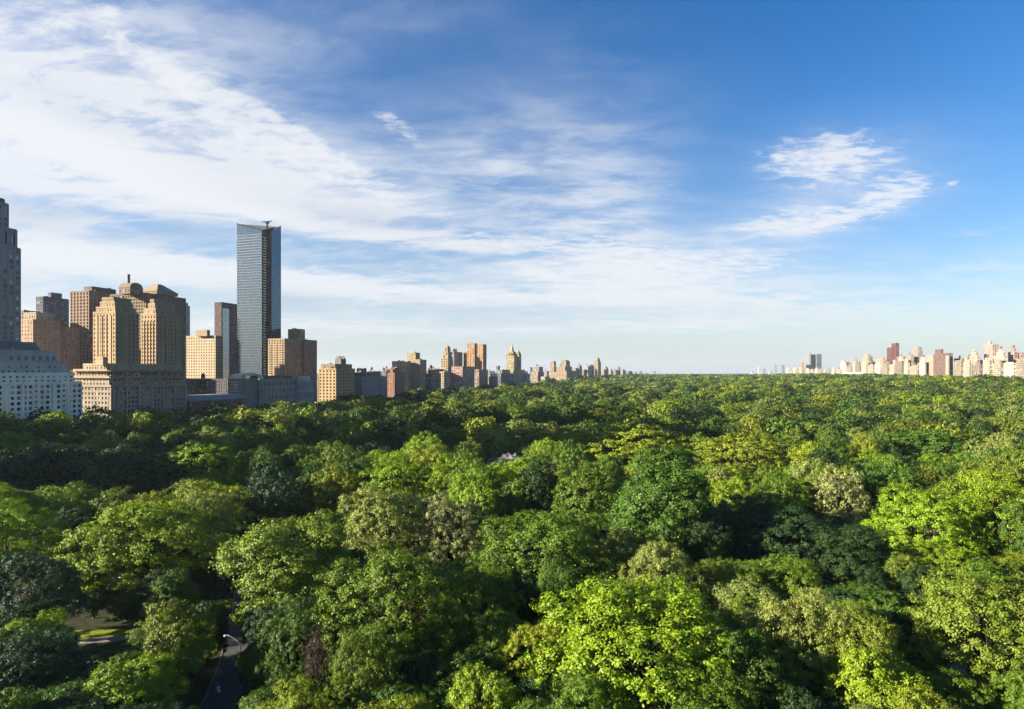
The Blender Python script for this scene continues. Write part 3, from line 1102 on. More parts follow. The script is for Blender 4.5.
    @staticmethod
    def _merge(m, o):
        k = len(m.v)
        m.v += o.v
        m.f += [tuple(i + k for i in f) for f in o.f]
        mp = [m.slot(x) for x in o.mats]
        m.mi += [mp[i] for i in o.mi]

    @staticmethod
    def _pane(m, x, y, z, f, w, h, var):
        g = (GLASS, GLINT, BLIND)[var]
        if f == 'S':
            m.box(x - w / 2, x + w / 2, y - .05, y + .01, z, z + h, g)
            if var == 0 and w > .9:
                m.box(x - .05, x + .05, y - .1, y - .052, z, z + h, FRAME)
        elif f == 'E':
            m.box(x - .01, x + .05, y - w / 2, y + w / 2, z, z + h, g)
            if var == 0 and w > .9:
                m.box(x + .052, x + .1, y - .05, y + .05, z, z + h, FRAME)
        else:
            m.box(x - .05, x + .01, y - w / 2, y + w / 2, z, z + h, g)


TAN, CREAM, BRN, GREY, LIME = (.36, .27, .16), (.47, .39, .27), (.20, .14, .10), (.22, .22, .23), (.95, .84, .68)
RED, PINK, ORANGE, WHITE, DARKB = (.24, .12, .085), (.40, .26, .22), (.36, .22, .11), (.60, .56, .48), (.085, .075, .075)
F = -455      # frontage of the west side of the park

# --- white limestone block, front left
b = Building('limestone_apartments', 'white limestone apartment block with set-back terraces at the left edge', F, -30, 'apartment building', detail=True, wall=LIME)
b.tier(-52, -30, 82, 384, bw=3.9, fh=3.75, wf=.60, hf=.60, d=.45, cornice=.6)
m = b.mb(None)
L_ = v_on(82, F)[0] - b.v0
for k in range(8):                       # pale piers and balcony fronts
    yy_ = L_ * k / 7
    m.box(-.3, .55, max(.1, yy_ - 1.0), min(L_ - .1, yy_ + 1.0), 0, b.zpx(384) - .7, b.wall)
    if k in (1, 4, 6):
        for q in range(12):
            m.box(-.3, .8, yy_ - 4.4, yy_ - 1.3, 3.72 * q + 2.2, 3.72 * q + 3.1, b.wall)
b.tier(-50, -28, 74, 374, 384, u=F - 4, bw=4.2, fh=3.6, wf=.4, hf=.5)
b.tier(-50, -26, 68, 363, 374, u=F - 8, bw=4.0, fh=3.6, wf=.42, hf=.5, wall=(.50, .47, .44))
x0, x1, y0, y1, za, zb_ = b.tier(-50, -24, 57, 350, 363, u=F - 12, bw=5.0, fh=8.0, wf=.5, hf=.42, wall=(.44, .42, .40))
m = b.roof
xa, xb_, ya, yb_, z1, z2 = b.tier(-12, -5, 40, 348, 350.5, u=F - 18, wall=(.16, .17, .19), nowin=True)
m.frustum(xa, xb_, ya, yb_, z2, z2 + 5.2, .75, .78, wall_mat((.15, .16, .18)))
b.tank(x1 - 9, y0 + 40, zb_ + .1)
b.done()

# --- tall grey tower cut by the left edge
b = Building('grey_tower', 'tall grey stone and glass tower cut by the left edge', -480, -26, 'skyscraper', detail=True, wall=(.33, .305, .27))
b.tier(-38, -26, 21, 241, bw=4.2, fh=3.7, wf=.55, hf=.6, d=.5)
b.tier(-38, -25, 17.5, 222, 241, u=-481, bw=5.5, fh=14, wf=.4, hf=.75, d=1.2, wall=(.3, .28, .25))
b.tier(-38, -24, 9, 197, 222, u=-483, bw=4.2, fh=3.8, wf=.5, hf=.55)
b.tier(-34, -20, 5, 194, 197, u=-486, nowin=True, wall=(.17, .17, .19))
b.done()

# --- brown hotel-like blocks behind
b = Building('brown_brick_block', 'brown brick block with one sunlit end just right of the tall grey tower', -610, 33, 'building', detail=True, wall=(.34, .23, .155))
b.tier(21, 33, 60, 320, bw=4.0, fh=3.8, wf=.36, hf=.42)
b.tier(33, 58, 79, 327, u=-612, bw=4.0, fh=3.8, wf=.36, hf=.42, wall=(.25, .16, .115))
b.tier(24, 36, 54, 313, 320, u=-614, bw=3.6, fh=4, wf=.4, hf=.5, wall=(.38, .30, .2))
b.done()
b = Building('slate_office_block', 'flat dark slate office block rising behind the brown brick block', -760, 43, 'office block', wall=(.10, .11, .13))
b.tier(36, 43, 69, 297, bw=3.2, fh=3.8, wf=.62, hf=.55, d=.4)
b.tier(48, 51, 62, 293, 297, u=-766, nowin=True, wall=(.13, .13, .14))
b.done()
b = Building('stone_office_block', 'low brown-roofed block squeezed between the tall grey tower and slate offices', -690, 24, 'office block', wall=(.22, .17, .13))
b.tier(16, 24, 40, 311, bw=3.6, fh=4, wf=.45, hf=.5)
b.done()

# --- striped brown tower at the back
b = Building('striped_tower', 'brown tower with pale vertical window stripes left of the twin towers', -640, 89, 'skyscraper', detail=True, wall=(.23, .155, .11))
b.tier(70, 89, 126, 291, bw=4.6, fh=3.6, wf=.46, hf=.66, d=.9, glass=None)
b.tier(84, 92, 116, 287, 291, u=-646, nowin=True, wall=(.15, .12, .10))
b.done()

# --- twin towers on one broad base
b = Building('twin_towered_apartments', 'tan art deco apartments with two stepped towers on a broad base', F, 111, 'apartment building', detail=True, wall=(.35, .255, .155))
b.tier(68, 111, 187, 386, bw=3.6, fh=3.55, wf=.52, hf=.52, d=.4, wall=(.31, .25, .18), cornice=.5)
b.tier(70, 109, 185, 377, 386, u=F - 4, bw=3.6, fh=3.5, wf=.5, hf=.5, wall=(.33, .26, .17))
b.tier(73, 107, 183, 370, 377, u=F - 8, bw=3.4, fh=3.5, wf=.5, hf=.5)
b.tier(83, 106, 182, 364.5, 370, u=F - 12, bw=3.4, fh=3.5, wf=.45, hf=.5, wall=(.38, .29, .18))
for (xl, xc, xr, yt) in ((93, 115.5, 139, 312), (141, 156, 181, 314)):
    uu = F - 13
    wl = (.375, .26, .15)
    b.tier(xl, xc, xr, yt, 366, u=uu, bw=3.8, fh=3.6, wf=.42, hf=.56, d=.35, glass=0, part='tower' if xl < 100 else 'tower ', wall=wl)
    tm_ = b.mb('tower' if xl < 100 else 'tower ')
    tv0 = v_on(xc, uu)[0] - b.v0
    tv1 = v_on(xr, uu)[0] - b.v0
    tw = u_on(xl, tv0 + b.v0) - b.u
    zt, zb0 = b.zpx(yt) - .9, b.zpx(366)
    for k in range(1, 5):                # pilasters between the window bays, sun and shade put into their two colours
        q = tv0 + (tv1 - tv0) * k / 5
        tm_.box(-14, -12.55, q - .55, q + .55, zb0, zt, wall_mat((.34, .235, .135)))
        q = tw + (-13 - tw) * k / 5
        tm_.box(q - .5, q + .5, tv0 - .45, tv0 + .5, zb0, zt, wall_mat((.39, .275, .16)))
    b.tier(xl + 3, xc - .5, xr - 3, yt - 5, yt, u=uu - 1.5, bw=3, fh=6, wf=.4, hf=.6, part='tower' if xl < 100 else 'tower ', wall=wl)
    b.tier(xl + 7, xc - 1, xr - 6, yt - 10, yt - 5, u=uu - 3, bw=3, fh=6, wf=.35, hf=.6, part='tower' if xl < 100 else 'tower ', wall=wl)
    b.tier(xl + 9, xc - 2, xr - 8, yt - 14, yt - 10, u=uu - 5, bw=2.4, fh=6, wf=.35, hf=.6, part='tower' if xl < 100 else 'tower ', wall=(.30, .22, .14))
b.tier(96, 103, 108, 358, 365, u=F - 9, nowin=True, wall=(.42, .31, .18))
m = b.mb(None)
L_ = v_on(187, F)[0] - b.v0
for k in range(7):
    yy_ = 2 + k * (L_ - 4) / 6
    m.box(-.3, .75, yy_ - .9, yy_ + .9, 0, b.zpx(386) - 1.2, wall_mat((.37, .29, .2)))
    if k < 6 and k % 2 == 0:
        for q in range(int(b.zpx(392) / 3.55)):
            m.box(-.2, 1.3, yy_ + 2.2, yy_ + 8, 3.55 * q + 2.4, 3.55 * q + 3.3, wall_mat((.40, .34, .26)))
for (yt, e) in ((386, 1.0), (377, .9), (370, .8)):
    m.box(-44.3, .9 + e - 1, -e, L_ - 1, b.zpx(yt) - .9, b.zpx(yt) - .62, wall_mat((.43, .34, .22)))
# awnings, trees in tubs and rails of the terraces
for k in range(8):
    m = MB()
    yy_ = 4 + k * 8.5
    m.box(-7.4, -5.4, yy_, yy_ + br.uniform(2, 4), b.zpx(377) + .06, b.zpx(377) + br.uniform(1.2, 2.2), COPPER)
    b.extra.append(('planter', m))
b.done()

# --- slab with curved roof and pyramid behind the twin towers
b = Building('pyramid_roofed_slab', 'dark brown slab with curved roof, chimney and pyramid crown behind the twin towers', -560, 146, 'skyscraper', detail=True, wall=(.19, .14, .10))
b.tier(110, 146, 186, 293.5, bw=3.5, fh=3.5, wf=.52, hf=.5, d=.8)
x0, x1, y0, y1, za, zb_ = b.tier(119, 130, 143, 287, 293.5, u=-566, bw=4, fh=4, wf=.4, hf=.5)
m = MB()
n = 10
w2 = (y1 - y0)
for k in range(n):                      # half barrel roof
    a, a2 = math.pi * k / n, math.pi * (k + 1) / n
    ya, yb_ = y0 + w2 * (.5 - .5 * math.cos(a)), y0 + w2 * (.5 - .5 * math.cos(a2))
    za_, zc = zb_ + 5.5 * math.sin(a), zb_ + 5.5 * math.sin(a2)
    m.face([(x0, ya, za_), (x1, ya, za_), (x1, yb_, zc), (x0, yb_, zc)], wall_mat((.20, .16, .12)))
    m.face([(x1, ya, zb_), (x1, yb_, zb_), (x1, yb_, zc), (x1, ya, za_)], b.wall)
    m.face([(x0, yb_, zb_), (x0, ya, zb_), (x0, ya, za_), (x0, yb_, zc)], b.wall)
b.extra.append(('barrel_roof', m))
m = MB()
m.lathe(x0 + 6, y0 + 6, [(1.5, zb_), (1.4, zb_ + 13), (1.8, zb_ + 13), (1.6, zb_ + 14.5)], 12, DARKM)
b.extra.append(('chimney', m))
x0, x1, y0, y1, za, zb_ = b.tier(138, 157, 178, 291, 293.5, u=-561, nowin=True, wall=(.26, .2, .14))
m = MB()
m.frustum(x0 - .6, x1 + .6, y0 - .6, y1 + .6, zb_, zb_ + 9.5, .18, .18, wall_mat((.30, .225, .15)))
b.extra.append(('pyramid_roof', m))
b.done()
b = Building('slim_grey_tower', 'slim blue-grey tower peeking out right of the pyramid-crowned slab', -830, 186, 'skyscraper', wall=(.20, .22, .26))
b.tier(176, 186, 190, 306, bw=3.6, fh=3.8, wf=.5, hf=.55)
b.tier(176, 185, 188, 303, 306, u=-834, nowin=True)
b.done()

# --- cream grid block
b = Building('cream_grid_block', 'cream square block dotted with tiny windows left of the brown tower', -640, 215.5, 'apartment building', detail=True, wall=(.46, .355, .225))
b.tier(185.5, 215.5, 223, 336, bw=4.4, fh=4.0, wf=.44, hf=.5, d=.25, glass=0)
b.tier(196, 207, 210, 330.5, 336, u=-650, bw=3, fh=4, wf=.3, hf=.4, wall=(.38, .28, .18))
b.done()

# --- brown tower with glass bay
b = Building('brown_glass_tower', 'dark brown tower with a pale glass bay left of the glass tower', -720, 221.5, 'skyscraper', detail=True, wall=(.125, .08, .072))
b.tier(214.5, 221.5, 238, 302.5, bw=3.0, fh=3.3, wf=.5, hf=.52, d=.5)
cw = curtain_mat('pale_bay', (.36, .40, .42), .1, .4, (1.6, 3.3))
x0, x1, y0, y1 = -.2, .9, 1.5, 15.0
m = MB()
zt = b.zpx(308)
m.box(x0, x1, y0, y1, 0, zt, cw)
for k in range(int(zt / 3.3)):
    m.box(x0, x1 + .12, y0 - .1, y1 + .1, k * 3.3, k * 3.3 + .35, DARKM)
b.extra.append(('glass_bay', m))
b.done()

# --- the glass tower
b = Building('glass_tower', 'tallest bluish glass skyscraper with a notched balcony corner', -570, 266, 'skyscraper', detail=True, wall=(.1, .12, .14))
CW = curtain_mat('blue_curtain', (.085, .118, .155), .05, .7, (3.1, 3.7))
CW2 = curtain_mat('blue_curtain_side', (.075, .125, .17), .07, .65, (3.1, 3.7))
v0, Y = v_on(266, -570)
uw = u_on(237, v0) + 570
v1 = v_on(281, -570)[0] - v0
ztop = b.zpx(221, Y)
zlow = b.zpx(229.5, Y)
NW = 7.0     # width of the notch
m = MB()
core = wall_mat((.07, .075, .08), .5, 'core')
# south face leans back slightly to the notch and rises to the outer edge, like a folded sheet
def slab(p, q, z0a, z1p, z1q, th, mat):
    d = Vector((q[0] - p[0], q[1] - p[1])).normalized()
    nn = Vector((-d.y, d.x)) * th
    a = [(p[0], p[1]), (q[0], q[1]), (q[0] + nn.x, q[1] + nn.y), (p[0] + nn.x, p[1] + nn.y)]
    zt = [z1p, z1q, z1q, z1p]
    i = len(m.v)
    m.v += [(x, y, z0a) for x, y in a] + [(x, y, z) for (x, y), z in zip(a, zt)]
    m.f += [(i, i + 3, i + 2, i + 1), (i + 4, i + 5, i + 6, i + 7)] + [(i + k, i + (k + 1) % 4, i + 4 + (k + 1) % 4, i + 4 + k) for k in range(4)]
    m.mi += [m.slot(mat)] * 6
slab((uw, 0), (-NW, 0), 0, ztop, zlow, .5, CW)
slab((0, NW * 1.6), (0, v1), 0, zlow, ztop, .5, CW2)
slab((0, v1), (uw, v1), 0, ztop, ztop, .5, CW2)
slab((uw, v1), (uw, 0), 0, ztop, ztop, .5, CW)
b.extra.append(('curtain_wall', m))
m = MB()                                 # thin dark cap standing out over both faces
slab((uw - .4, -.45), (-NW + .3, -.45), ztop - 1, ztop + .5, zlow + .5, .44, DULL)
m.v[-8:-4] = [(x, y, z) for (x, y, z) in [(m.v[-4][0], m.v[-4][1], ztop - .8), (m.v[-3][0], m.v[-3][1], zlow - .8), (m.v[-2][0], m.v[-2][1], zlow - .8), (m.v[-1][0], m.v[-1][1], ztop - .8)]]
slab((.45, NW * 1.6 - .3), (.45, v1 + .3), ztop - 1, zlow + .5, ztop + .5, .44, DULL)
m.v[-8:-4] = [(m.v[-4][0], m.v[-4][1], zlow - .8), (m.v[-3][0], m.v[-3][1], ztop - .8), (m.v[-2][0], m.v[-2][1], ztop - .8), (m.v[-1][0], m.v[-1][1], zlow - .8)]
b.extra.append(('cap', m))
m = MB()
m.box(uw + .6, -NW - .3, .6, v1 - .6, 0, zlow - 3, core)
m.box(-NW - .3, -.7, NW * 1.6 + .3, v1 - .6, 0, zlow - 3, core)
b.extra.append(('wall', m))
FLOORM = plain_mat('floor_edge', (.09, .10, .115), .4)
m = MB()
i = 0
for k in range(int(zlow / 3.7)):        # mullions and floor edges
    z = 3.7 * k + 1.2
    if z > ztop - 6:
        break
    m.box(uw + .05, -NW, -.07, -.002, z, z + .34, FLOORM)
    m.box(.002, .07, NW * 1.6, v1 - .05, z, z + .34, FLOORM)
k = uw + 1.55
while k < -NW:
    m.box(k, k + .12, -.10, -.003, 0, zlow - 2, DARKM)
    k += 3.1
k = NW * 1.6 + 1.55
while k < v1:
    m.box(.003, .10, k, k + .12, 0, zlow - 2, DARKM)
    k += 3.1
b.extra.append(('mullions', m))
BALC = plain_mat('balcony_slab', (.13, .13, .135), .8)
nbal = int((zlow - 8) / 3.7)
for k in range(nbal):                    # balconies stacked in the notch
    m = MB()
    z = 3.7 * k + 3
    g = 2.2 + 4.8 * (1 - k / nbal) if k < nbal * .5 else 4.6 + 2.2 * (k / nbal)
    m.box(-NW + .1, min(-.5, -NW + g), 1.2, NW * 1.6 - .1, z, z + .35, BALC)
    m.box(-NW + .1, min(-.5, -NW + g), 1.05, 1.18, z + .36, z + 1.4, GLASS)
    if k < 100:
        b.extra.append(('balcony', m))
m = MB()
m.face([(uw, .5, ztop - .4), (-NW, .5, zlow - .4), (-NW, v1 - .5, ztop - .4), (uw, v1 - .5, ztop - .4)], ROOFM)
b.extra.append(('roof', m))
m = MB()
m.face([(-NW, NW * 1.6, zlow - .4), (-.5, NW * 1.6, zlow - .4), (-.5, v1 - .5, ztop - .4), (-NW, v1 - .5, ztop - .4)], wall_mat((.16, .08, .06)))
b.extra.append(('notch_roof', m))
m = MB()                                 # roof crane
cx_ = -NW + 1
m.box(cx_ - .8, cx_ + .8, 9, 10.6, zlow - 3, ztop - .5, DULL)
m.box(cx_ - 2.2, cx_ + 2.2, 8, 11.6, ztop - .5, ztop + 1.6, DULL)
m.box(cx_ - 9, cx_ + 8, 9.2, 10.4, ztop + 1.62, ztop + 2.5, DULL)
b.extra.append(('roof_crane', m))
b.done()

# --- tan tower with balconies
b = Building('balconied_tower', 'tan tower with stacked balconies and a lit roof crown right of the glass tower', -540, 284.5, 'apartment building', detail=True, wall=(.36, .26, .155))
b.tier(268, 284.5, 304, 339, bw=4.6, fh=3.2, wf=.5, hf=.55, d=1.0)
b.tier(292, 304, 317, 340, u=-536, bw=3.4, fh=3.2, wf=.45, hf=.5, d=.6, wall=(.27, .20, .13))
b.tier(288, 300, 305, 329.5, 339, u=-545, bw=3.2, fh=12, wf=.3, hf=.6, d=.6, wall=(.40, .30, .17))
for k in range(15):
    for c in (-23.5, -14.0, -5.0):
        m = MB()
        z = b.zpx(378) + k * 3.2
        if z > b.zpx(341):
            break
        m.box(c - 1.6, c + 1.6, -1.5, -.01, z, z + .22, wall_mat((.45, .36, .24)))
        m.box(c - 1.6, c + 1.6, -1.5, -1.38, z + .225, z + 1.1, wall_mat((.45, .36, .24)))
        b.extra.append(('balcony', m))
b.done()

# --- low dark row before the glass tower
b = Building('dark_low_block', 'low dark block with fluted front right of the twin-towered block', -575, 228, 'building', detail=True, wall=(.10, .095, .10))
b.tier(180, 228, 238, 379.5, bw=3.8, fh=4.2, wf=.4, hf=.6, d=.6)
b.done()
b = Building('long_low_hall', 'long low grey-roofed hall with red brick wall behind the treetops', F + 4, 190, 'hall', detail=True, wall=(.19, .085, .075))
x0, x1, y0, y1, za, zb_ = b.tier(160, 190, 246, 401.5, bw=3.0, fh=4.6, wf=.42, hf=.55, d=.3, roof=False, cornice=.7)
m = MB()
m.frustum(x0 - .8, x1 + .9, y0 - .8, y1 + .8, zb_, zb_ + 4.8, .55, .96, wall_mat((.20, .19, .18), .8, 'slate'))
b.extra.append(('hipped_roof', m))
b.done()
b = Building('glazed_atrium', 'cream glazed building with a lit vaulted top before the glass tower', F - 34, 241, 'building', detail=True, wall=(.50, .45, .34))
x0, x1, y0, y1, za, zb_ = b.tier(229.5, 241, 262, 378, bw=3.2, fh=3.4, wf=.72, hf=.6, d=.5, roof=False)
m = MB()
for k in range(10):
    a, a2 = math.pi * k / 10, math.pi * (k + 1) / 10
    ya, yb_ = y0 + (y1 - y0) * (.5 - .5 * math.cos(a)), y0 + (y1 - y0) * (.5 - .5 * math.cos(a2))
    za_, zc = zb_ + 5.4 * math.sin(a) ** .7, zb_ + 5.4 * math.sin(a2) ** .7
    m.face([(x0, ya, za_), (x1, ya, za_), (x1, yb_, zc), (x0, yb_, zc)], wall_mat((.55, .48, .33), .6, 'vault'))
    m.face([(x1, ya, zb_), (x1, yb_, zb_), (x1, yb_, zc), (x1, ya, za_)], b.wall)
    m.face([(x0, yb_, zb_), (x0, ya, zb_), (x0, ya, za_), (x0, yb_, zc)], b.wall)
b.extra.append(('vaulted_roof', m))
b.done()
b = Building('plain_grey_block', 'plain dark grey block with a sheer wall beside the vaulted glazed building', F - 4, 241, 'building', detail=True, wall=(.20, .185, .17))
b.tier(238, 241, 259, 379.5, nowin=True)
b.tier(246, 250, 258, 376.5, 379.5, u=F - 9, nowin=True, wall=(.06, .06, .065))
b.done()
b = Building('classical_stone_block', 'dark grey classical stone block with cornice behind the treetops', F, 259.5, 'building', detail=True, wall=(.27, .245, .215))
b.tier(252, 259.5, 296, 379.5, bw=6.0, fh=8.5, wf=.30, hf=.46, d=.7, cornice=1.0)
b.tier(264, 268, 292, 376.5, 379.5, u=F - 8, nowin=True, wall=(.12, .115, .11))
for k in range(4):
    m = MB()
    xx_, yy_ = -18, 14 + 9 * k
    m.box(xx_, xx_ + 3.5, yy_, yy_ + 3.5, b.zpx(379.5), b.zpx(379.5) + br.uniform(2, 4.5), STEEL)
    b.extra.append(('roof_plant', m))
b.done()
b = Building('pilastered_block', 'pale grey block with tall pilasters left of the yellow-lit block', F + 2, 297, 'building', detail=True, wall=(.36, .335, .30))
b.tier(290, 297, 314.5, 381, bw=4.2, fh=11, wf=.42, hf=.7, d=.8, cornice=1.0)
b.tier(298, 302, 310, 377, 381, u=F - 6, nowin=True, wall=(.5, .5, .48))
b.done()

# --- yellow-lit apartments
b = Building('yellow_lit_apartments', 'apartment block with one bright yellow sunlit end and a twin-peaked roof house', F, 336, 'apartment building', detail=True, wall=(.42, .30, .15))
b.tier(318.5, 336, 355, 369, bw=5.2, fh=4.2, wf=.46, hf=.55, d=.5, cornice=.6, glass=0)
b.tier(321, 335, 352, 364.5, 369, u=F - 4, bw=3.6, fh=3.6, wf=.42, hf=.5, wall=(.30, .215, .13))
x0, x1, y0, y1, za, zb_ = b.tier(335, 341, 346, 359.5, 364.5, u=F - 14, nowin=True, wall=(.19, .18, .17))
m = MB()
for yy_ in (y0, y1 - 4):
    m.frustum(x0, x1, yy_, yy_ + 4, zb_, zb_ + 5, .5, .3, wall_mat((.17, .165, .16)))
b.extra.append(('roof_house', m))
m = MB()
m.box(-34, -1, -12, -3, 0, b.zpx(402), wall_mat((.55, .44, .32)))
b.extra.append(('entrance_wing', m))
b.done()
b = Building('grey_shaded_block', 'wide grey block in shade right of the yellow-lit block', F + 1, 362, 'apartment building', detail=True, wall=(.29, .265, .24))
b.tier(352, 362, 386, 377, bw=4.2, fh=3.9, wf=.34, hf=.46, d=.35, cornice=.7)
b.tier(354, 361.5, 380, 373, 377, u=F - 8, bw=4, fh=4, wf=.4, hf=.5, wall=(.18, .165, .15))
b.tank(-20, 22, b.zpx(373))
b.tank(-13, 30, b.zpx(373))
b.tier(361, 363, 366, 369, 373, u=F - 12, nowin=True, wall=(.30, .22, .13))
b.done()
b = Building('red_end_block', 'brick block with a reddish lit end left of the tan slab', F, 394.5, 'apartment building', detail=True, wall=(.30, .165, .115))
b.tier(387.5, 394.5, 405, 373.5, bw=3.6, fh=3.5, wf=.42, hf=.5)
b.tier(390, 395, 400, 368, 373.5, u=F - 5, nowin=True, wall=(.26, .14, .10))
b.tank(-8, 10, b.zpx(373.5))
b.done()
b = Building('tan_slab', 'tall tan stepped slab with square penthouse above the treeline', F - 10, 420, 'apartment building', detail=True, wall=(.40, .31, .19))
b.tier(408, 420, 426.5, 360, bw=3.6, fh=3.3, wf=.42, hf=.5)
b.tier(392, 407.5, 411, 361.5, u=F - 26, bw=3.6, fh=3.3, wf=.42, hf=.5)
b.tier(407, 415.5, 420, 353, 360, u=F - 22, bw=3.6, fh=3.3, wf=.4, hf=.5)
b.done()
# --- smaller and farther: label, name, frontage u, wall, tiers (xl, xc, xr, ytop, ybot, setback[, wall])
def small(name, label, u, wall, tiers, cat='apartment building', side='L', group=None, tanks=0, cones=(), bw=5.6, fh=4.6, wf=.5, hf=.56):
    b = Building(name, label, u, tiers[0][1], cat, side, False, group, wall)
    box = None
    sgn = -1 if side == 'L' else 1
    for i, t in enumerate(tiers):
        box = b.tier(t[0], t[1], t[2], t[3], t[4], u=u + sgn * t[5], wall=t[6] if len(t) > 6 else None, bw=bw, fh=fh, wf=wf, hf=hf)
        if i in dict(cones):
            kind = dict(cones)[i]
            x0, x1, y0, y1, _, z = box
            hh = (x1 - x0)
            if kind == 'spire':
                cx, cy, r = (x0 + x1) / 2, (y0 + y1) / 2, (x1 - x0) * .42
                b.roof.lathe(cx, cy, [(r, z), (r, z + hh * .35), (r * .7, z + hh * .4), (r * .7, z + hh * .75), (r * .35, z + hh * 1.05), (r * .2, z + hh * 1.5), (.15, z + hh * 2.0)], 12, b.wall)
            elif kind == 'pyramid':
                b.roof.frustum(x0, x1, y0, y1, z, z + hh * .75, .12, .12, b.wall)
            elif kind == 'slope':
                b.roof.frustum(x0, x1, y0, y1, z, z + hh * .3, .55, .7, COPPER)
    x0, x1, y0, y1, _, z = box
    for k in range(tanks):
        b.tank(x0 + (x1 - x0) * (.3 + .35 * k), y0 + (y1 - y0) * .4, z, 1.25)
    return b.done()


G = None
small('dark_apartments', 'small dark block right of the tan slab', F, (.16, .14, .125), [(426, 431, 441, 374, G, 0), (428, 431, 436, 370, 374, 5)], tanks=1)
small('red_roofed_block', 'block with reddish tops behind the small dark block', F - 40, (.34, .22, .16), [(428, 436, 446, 369.5, G, 0)])
small('cream_end_block', 'slim block with cream lit end left of the pink brick block', F + 1, (.42, .33, .22), [(439.5, 444, 450, 372, G, 0)])
small('stepped_spire_tower', 'stepped tan tower topped by a small spire', F - 30, (.40, .29, .16), [(441, 448, 453, 358, G, 0), (443, 448, 452, 352, 358, 2), (444.5, 447.5, 450.5, 347.5, 352, 4)], cones=((2, 'pyramid'),))
small('grey_slab_tower', 'plain grey slab tower between the spired tan one and the orange striped pair', F - 70, (.26, .26, .27), [(452, 454, 462.5, 352, G, 0), (451, 453, 457, 349, G, 3, (.46, .44, .40))])
small('pink_brick_block', 'pink brick block half sunlit, half in shade, below the spired tan tower', F, (.40, .24, .195), [(449.5, 462.5, 474.5, 367, G, 0)], fh=4.6, bw=5)
small('slim_brown_tower', 'slim brown tower tight against the left side of the orange striped pair', F - 60, (.30, .19, .12), [(463.5, 466, 468, 353, G, 0)])
small('orange_striped_tower', 'tall orange-brown tower striped by dark slots, left of the twin spires', F - 12, (.40, .235, .115), [(467, 474.5, 477, 343.5, G, 0), (476.5, 483, 486.5, 344.5, G, 1)], cat='skyscraper', bw=5, wf=.3, hf=.8)
small('orange_tower_base', 'tan block standing at the foot of the orange striped tower', F + 2, (.30, .225, .15), [(474.5, 479, 488, 370, G, 0)])
small('twin_spired_apartments', 'tan apartments with twin spire-topped towers', F - 4, (.42, .33, .19),
      [(513, 517.5, 525, 370, G, 0), (498, 513, 521, 371, G, 2), (506.3, 514, 517.5, 354, 372, 4), (515, 519, 521.3, 354, 372, 3), (508, 513, 516, 352, 354, 5), (516, 518.5, 520.5, 352, 354, 4)],
      cones=((4, 'spire'), (5, 'spire')))
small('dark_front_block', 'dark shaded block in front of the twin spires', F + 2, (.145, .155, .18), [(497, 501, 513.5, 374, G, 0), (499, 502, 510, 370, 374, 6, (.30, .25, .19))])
small('dark_narrow_block', 'dark narrow block left of the twin spires', F, (.13, .13, .14), [(489, 492, 497.5, 377, G, 0)])
small('pale_narrow_block', 'narrow block with pale lit end right of the twin spires', F, (.38, .33, .27), [(524, 526, 530, 374, G, 0)])
small('blue_far_tower', 'tiny blue-grey tower left of the twin spires', F - 300, (.20, .24, .30), [(496, 498, 500, 366, G, 0)])
small('blue_slim_tower', 'tiny slim blue-grey tower between the twin spires and turreted block', F - 300, (.22, .25, .30), [(529.5, 531, 532.5, 367.5, G, 0)])
small('tan_mid_block', 'tan block with water tank left of the turreted block', F - 20, (.36, .29, .21), [(531, 538, 544, 372, G, 0), (534, 539, 543, 367, 372, 6)], tanks=1)
small('white_low_block', 'low whitish block at the foot of the turreted block', F + 1, (.50, .48, .45), [(540, 545, 550, 377, G, 0)])
small('turreted_apartments', 'broad tan apartments crowned by two turrets', F, (.43, .32, .21),
      [(549, 566.5, 577, 371, G, 0), (550, 554, 556, 362, 372, 4), (561, 566, 570, 361.5, 372, 3), (554, 565, 572, 366.5, 371, 6)], cones=((1, 'slope'), (2, 'slope')), tanks=1)
ROW = 'small apartment blocks receding along the west side of the park'
wl = [(.34, .27, .20), (.42, .35, .27), (.30, .22, .17), (.46, .41, .34), (.25, .22, .20)]
for k, (a, c, d, yt) in enumerate([(572, 576, 580, 370), (577, 579.5, 582, 367), (581, 584, 587, 371.5), (584, 588, 592, 368), (589, 591, 594, 366.5), (592, 595, 597.5, 371), (601, 604, 607, 371.5), (604, 606.5, 608.5, 369),
                                  (609, 611, 613, 371), (613, 616, 619, 372), (617, 619, 620.5, 368.5), (621, 623, 626, 371.5), (626, 629, 633, 373)]):
    small('apartment_block', 'small tan or grey apartment block in the receding row right of the turreted one', F + (k % 2) * 2 - 3, wl[k % 5], [(a, c, d, yt, G, 0), (a + .7, c - .1, d - .7, yt - 1.8, yt, 6)], group=ROW, tanks=k % 2)
small('pointed_tower', 'tan tower with pointed top at the end of the west skyline', F - 4, (.40, .32, .21), [(593.5, 598, 601, 361.5, G, 0), (595, 598, 600, 359, 361.5, 4)], cones=((1, 'pyramid'),))
FARG = 'tiny blue-grey towers on the far horizon'
for k, (a, c, d, yt) in enumerate([(633, 635, 637, 372.0), (638, 640, 642.5, 371.2), (644, 646, 648.5, 373), (651, 653.5, 656, 371.2), (657, 658, 660, 372.8), (664, 666, 668, 373.2)]):
    small('far_tower', 'tiny blue-grey tower on the horizon right of the west skyline', -1250, (.26, .28, .33), [(a, c, d, yt, G, 0)], group=FARG)

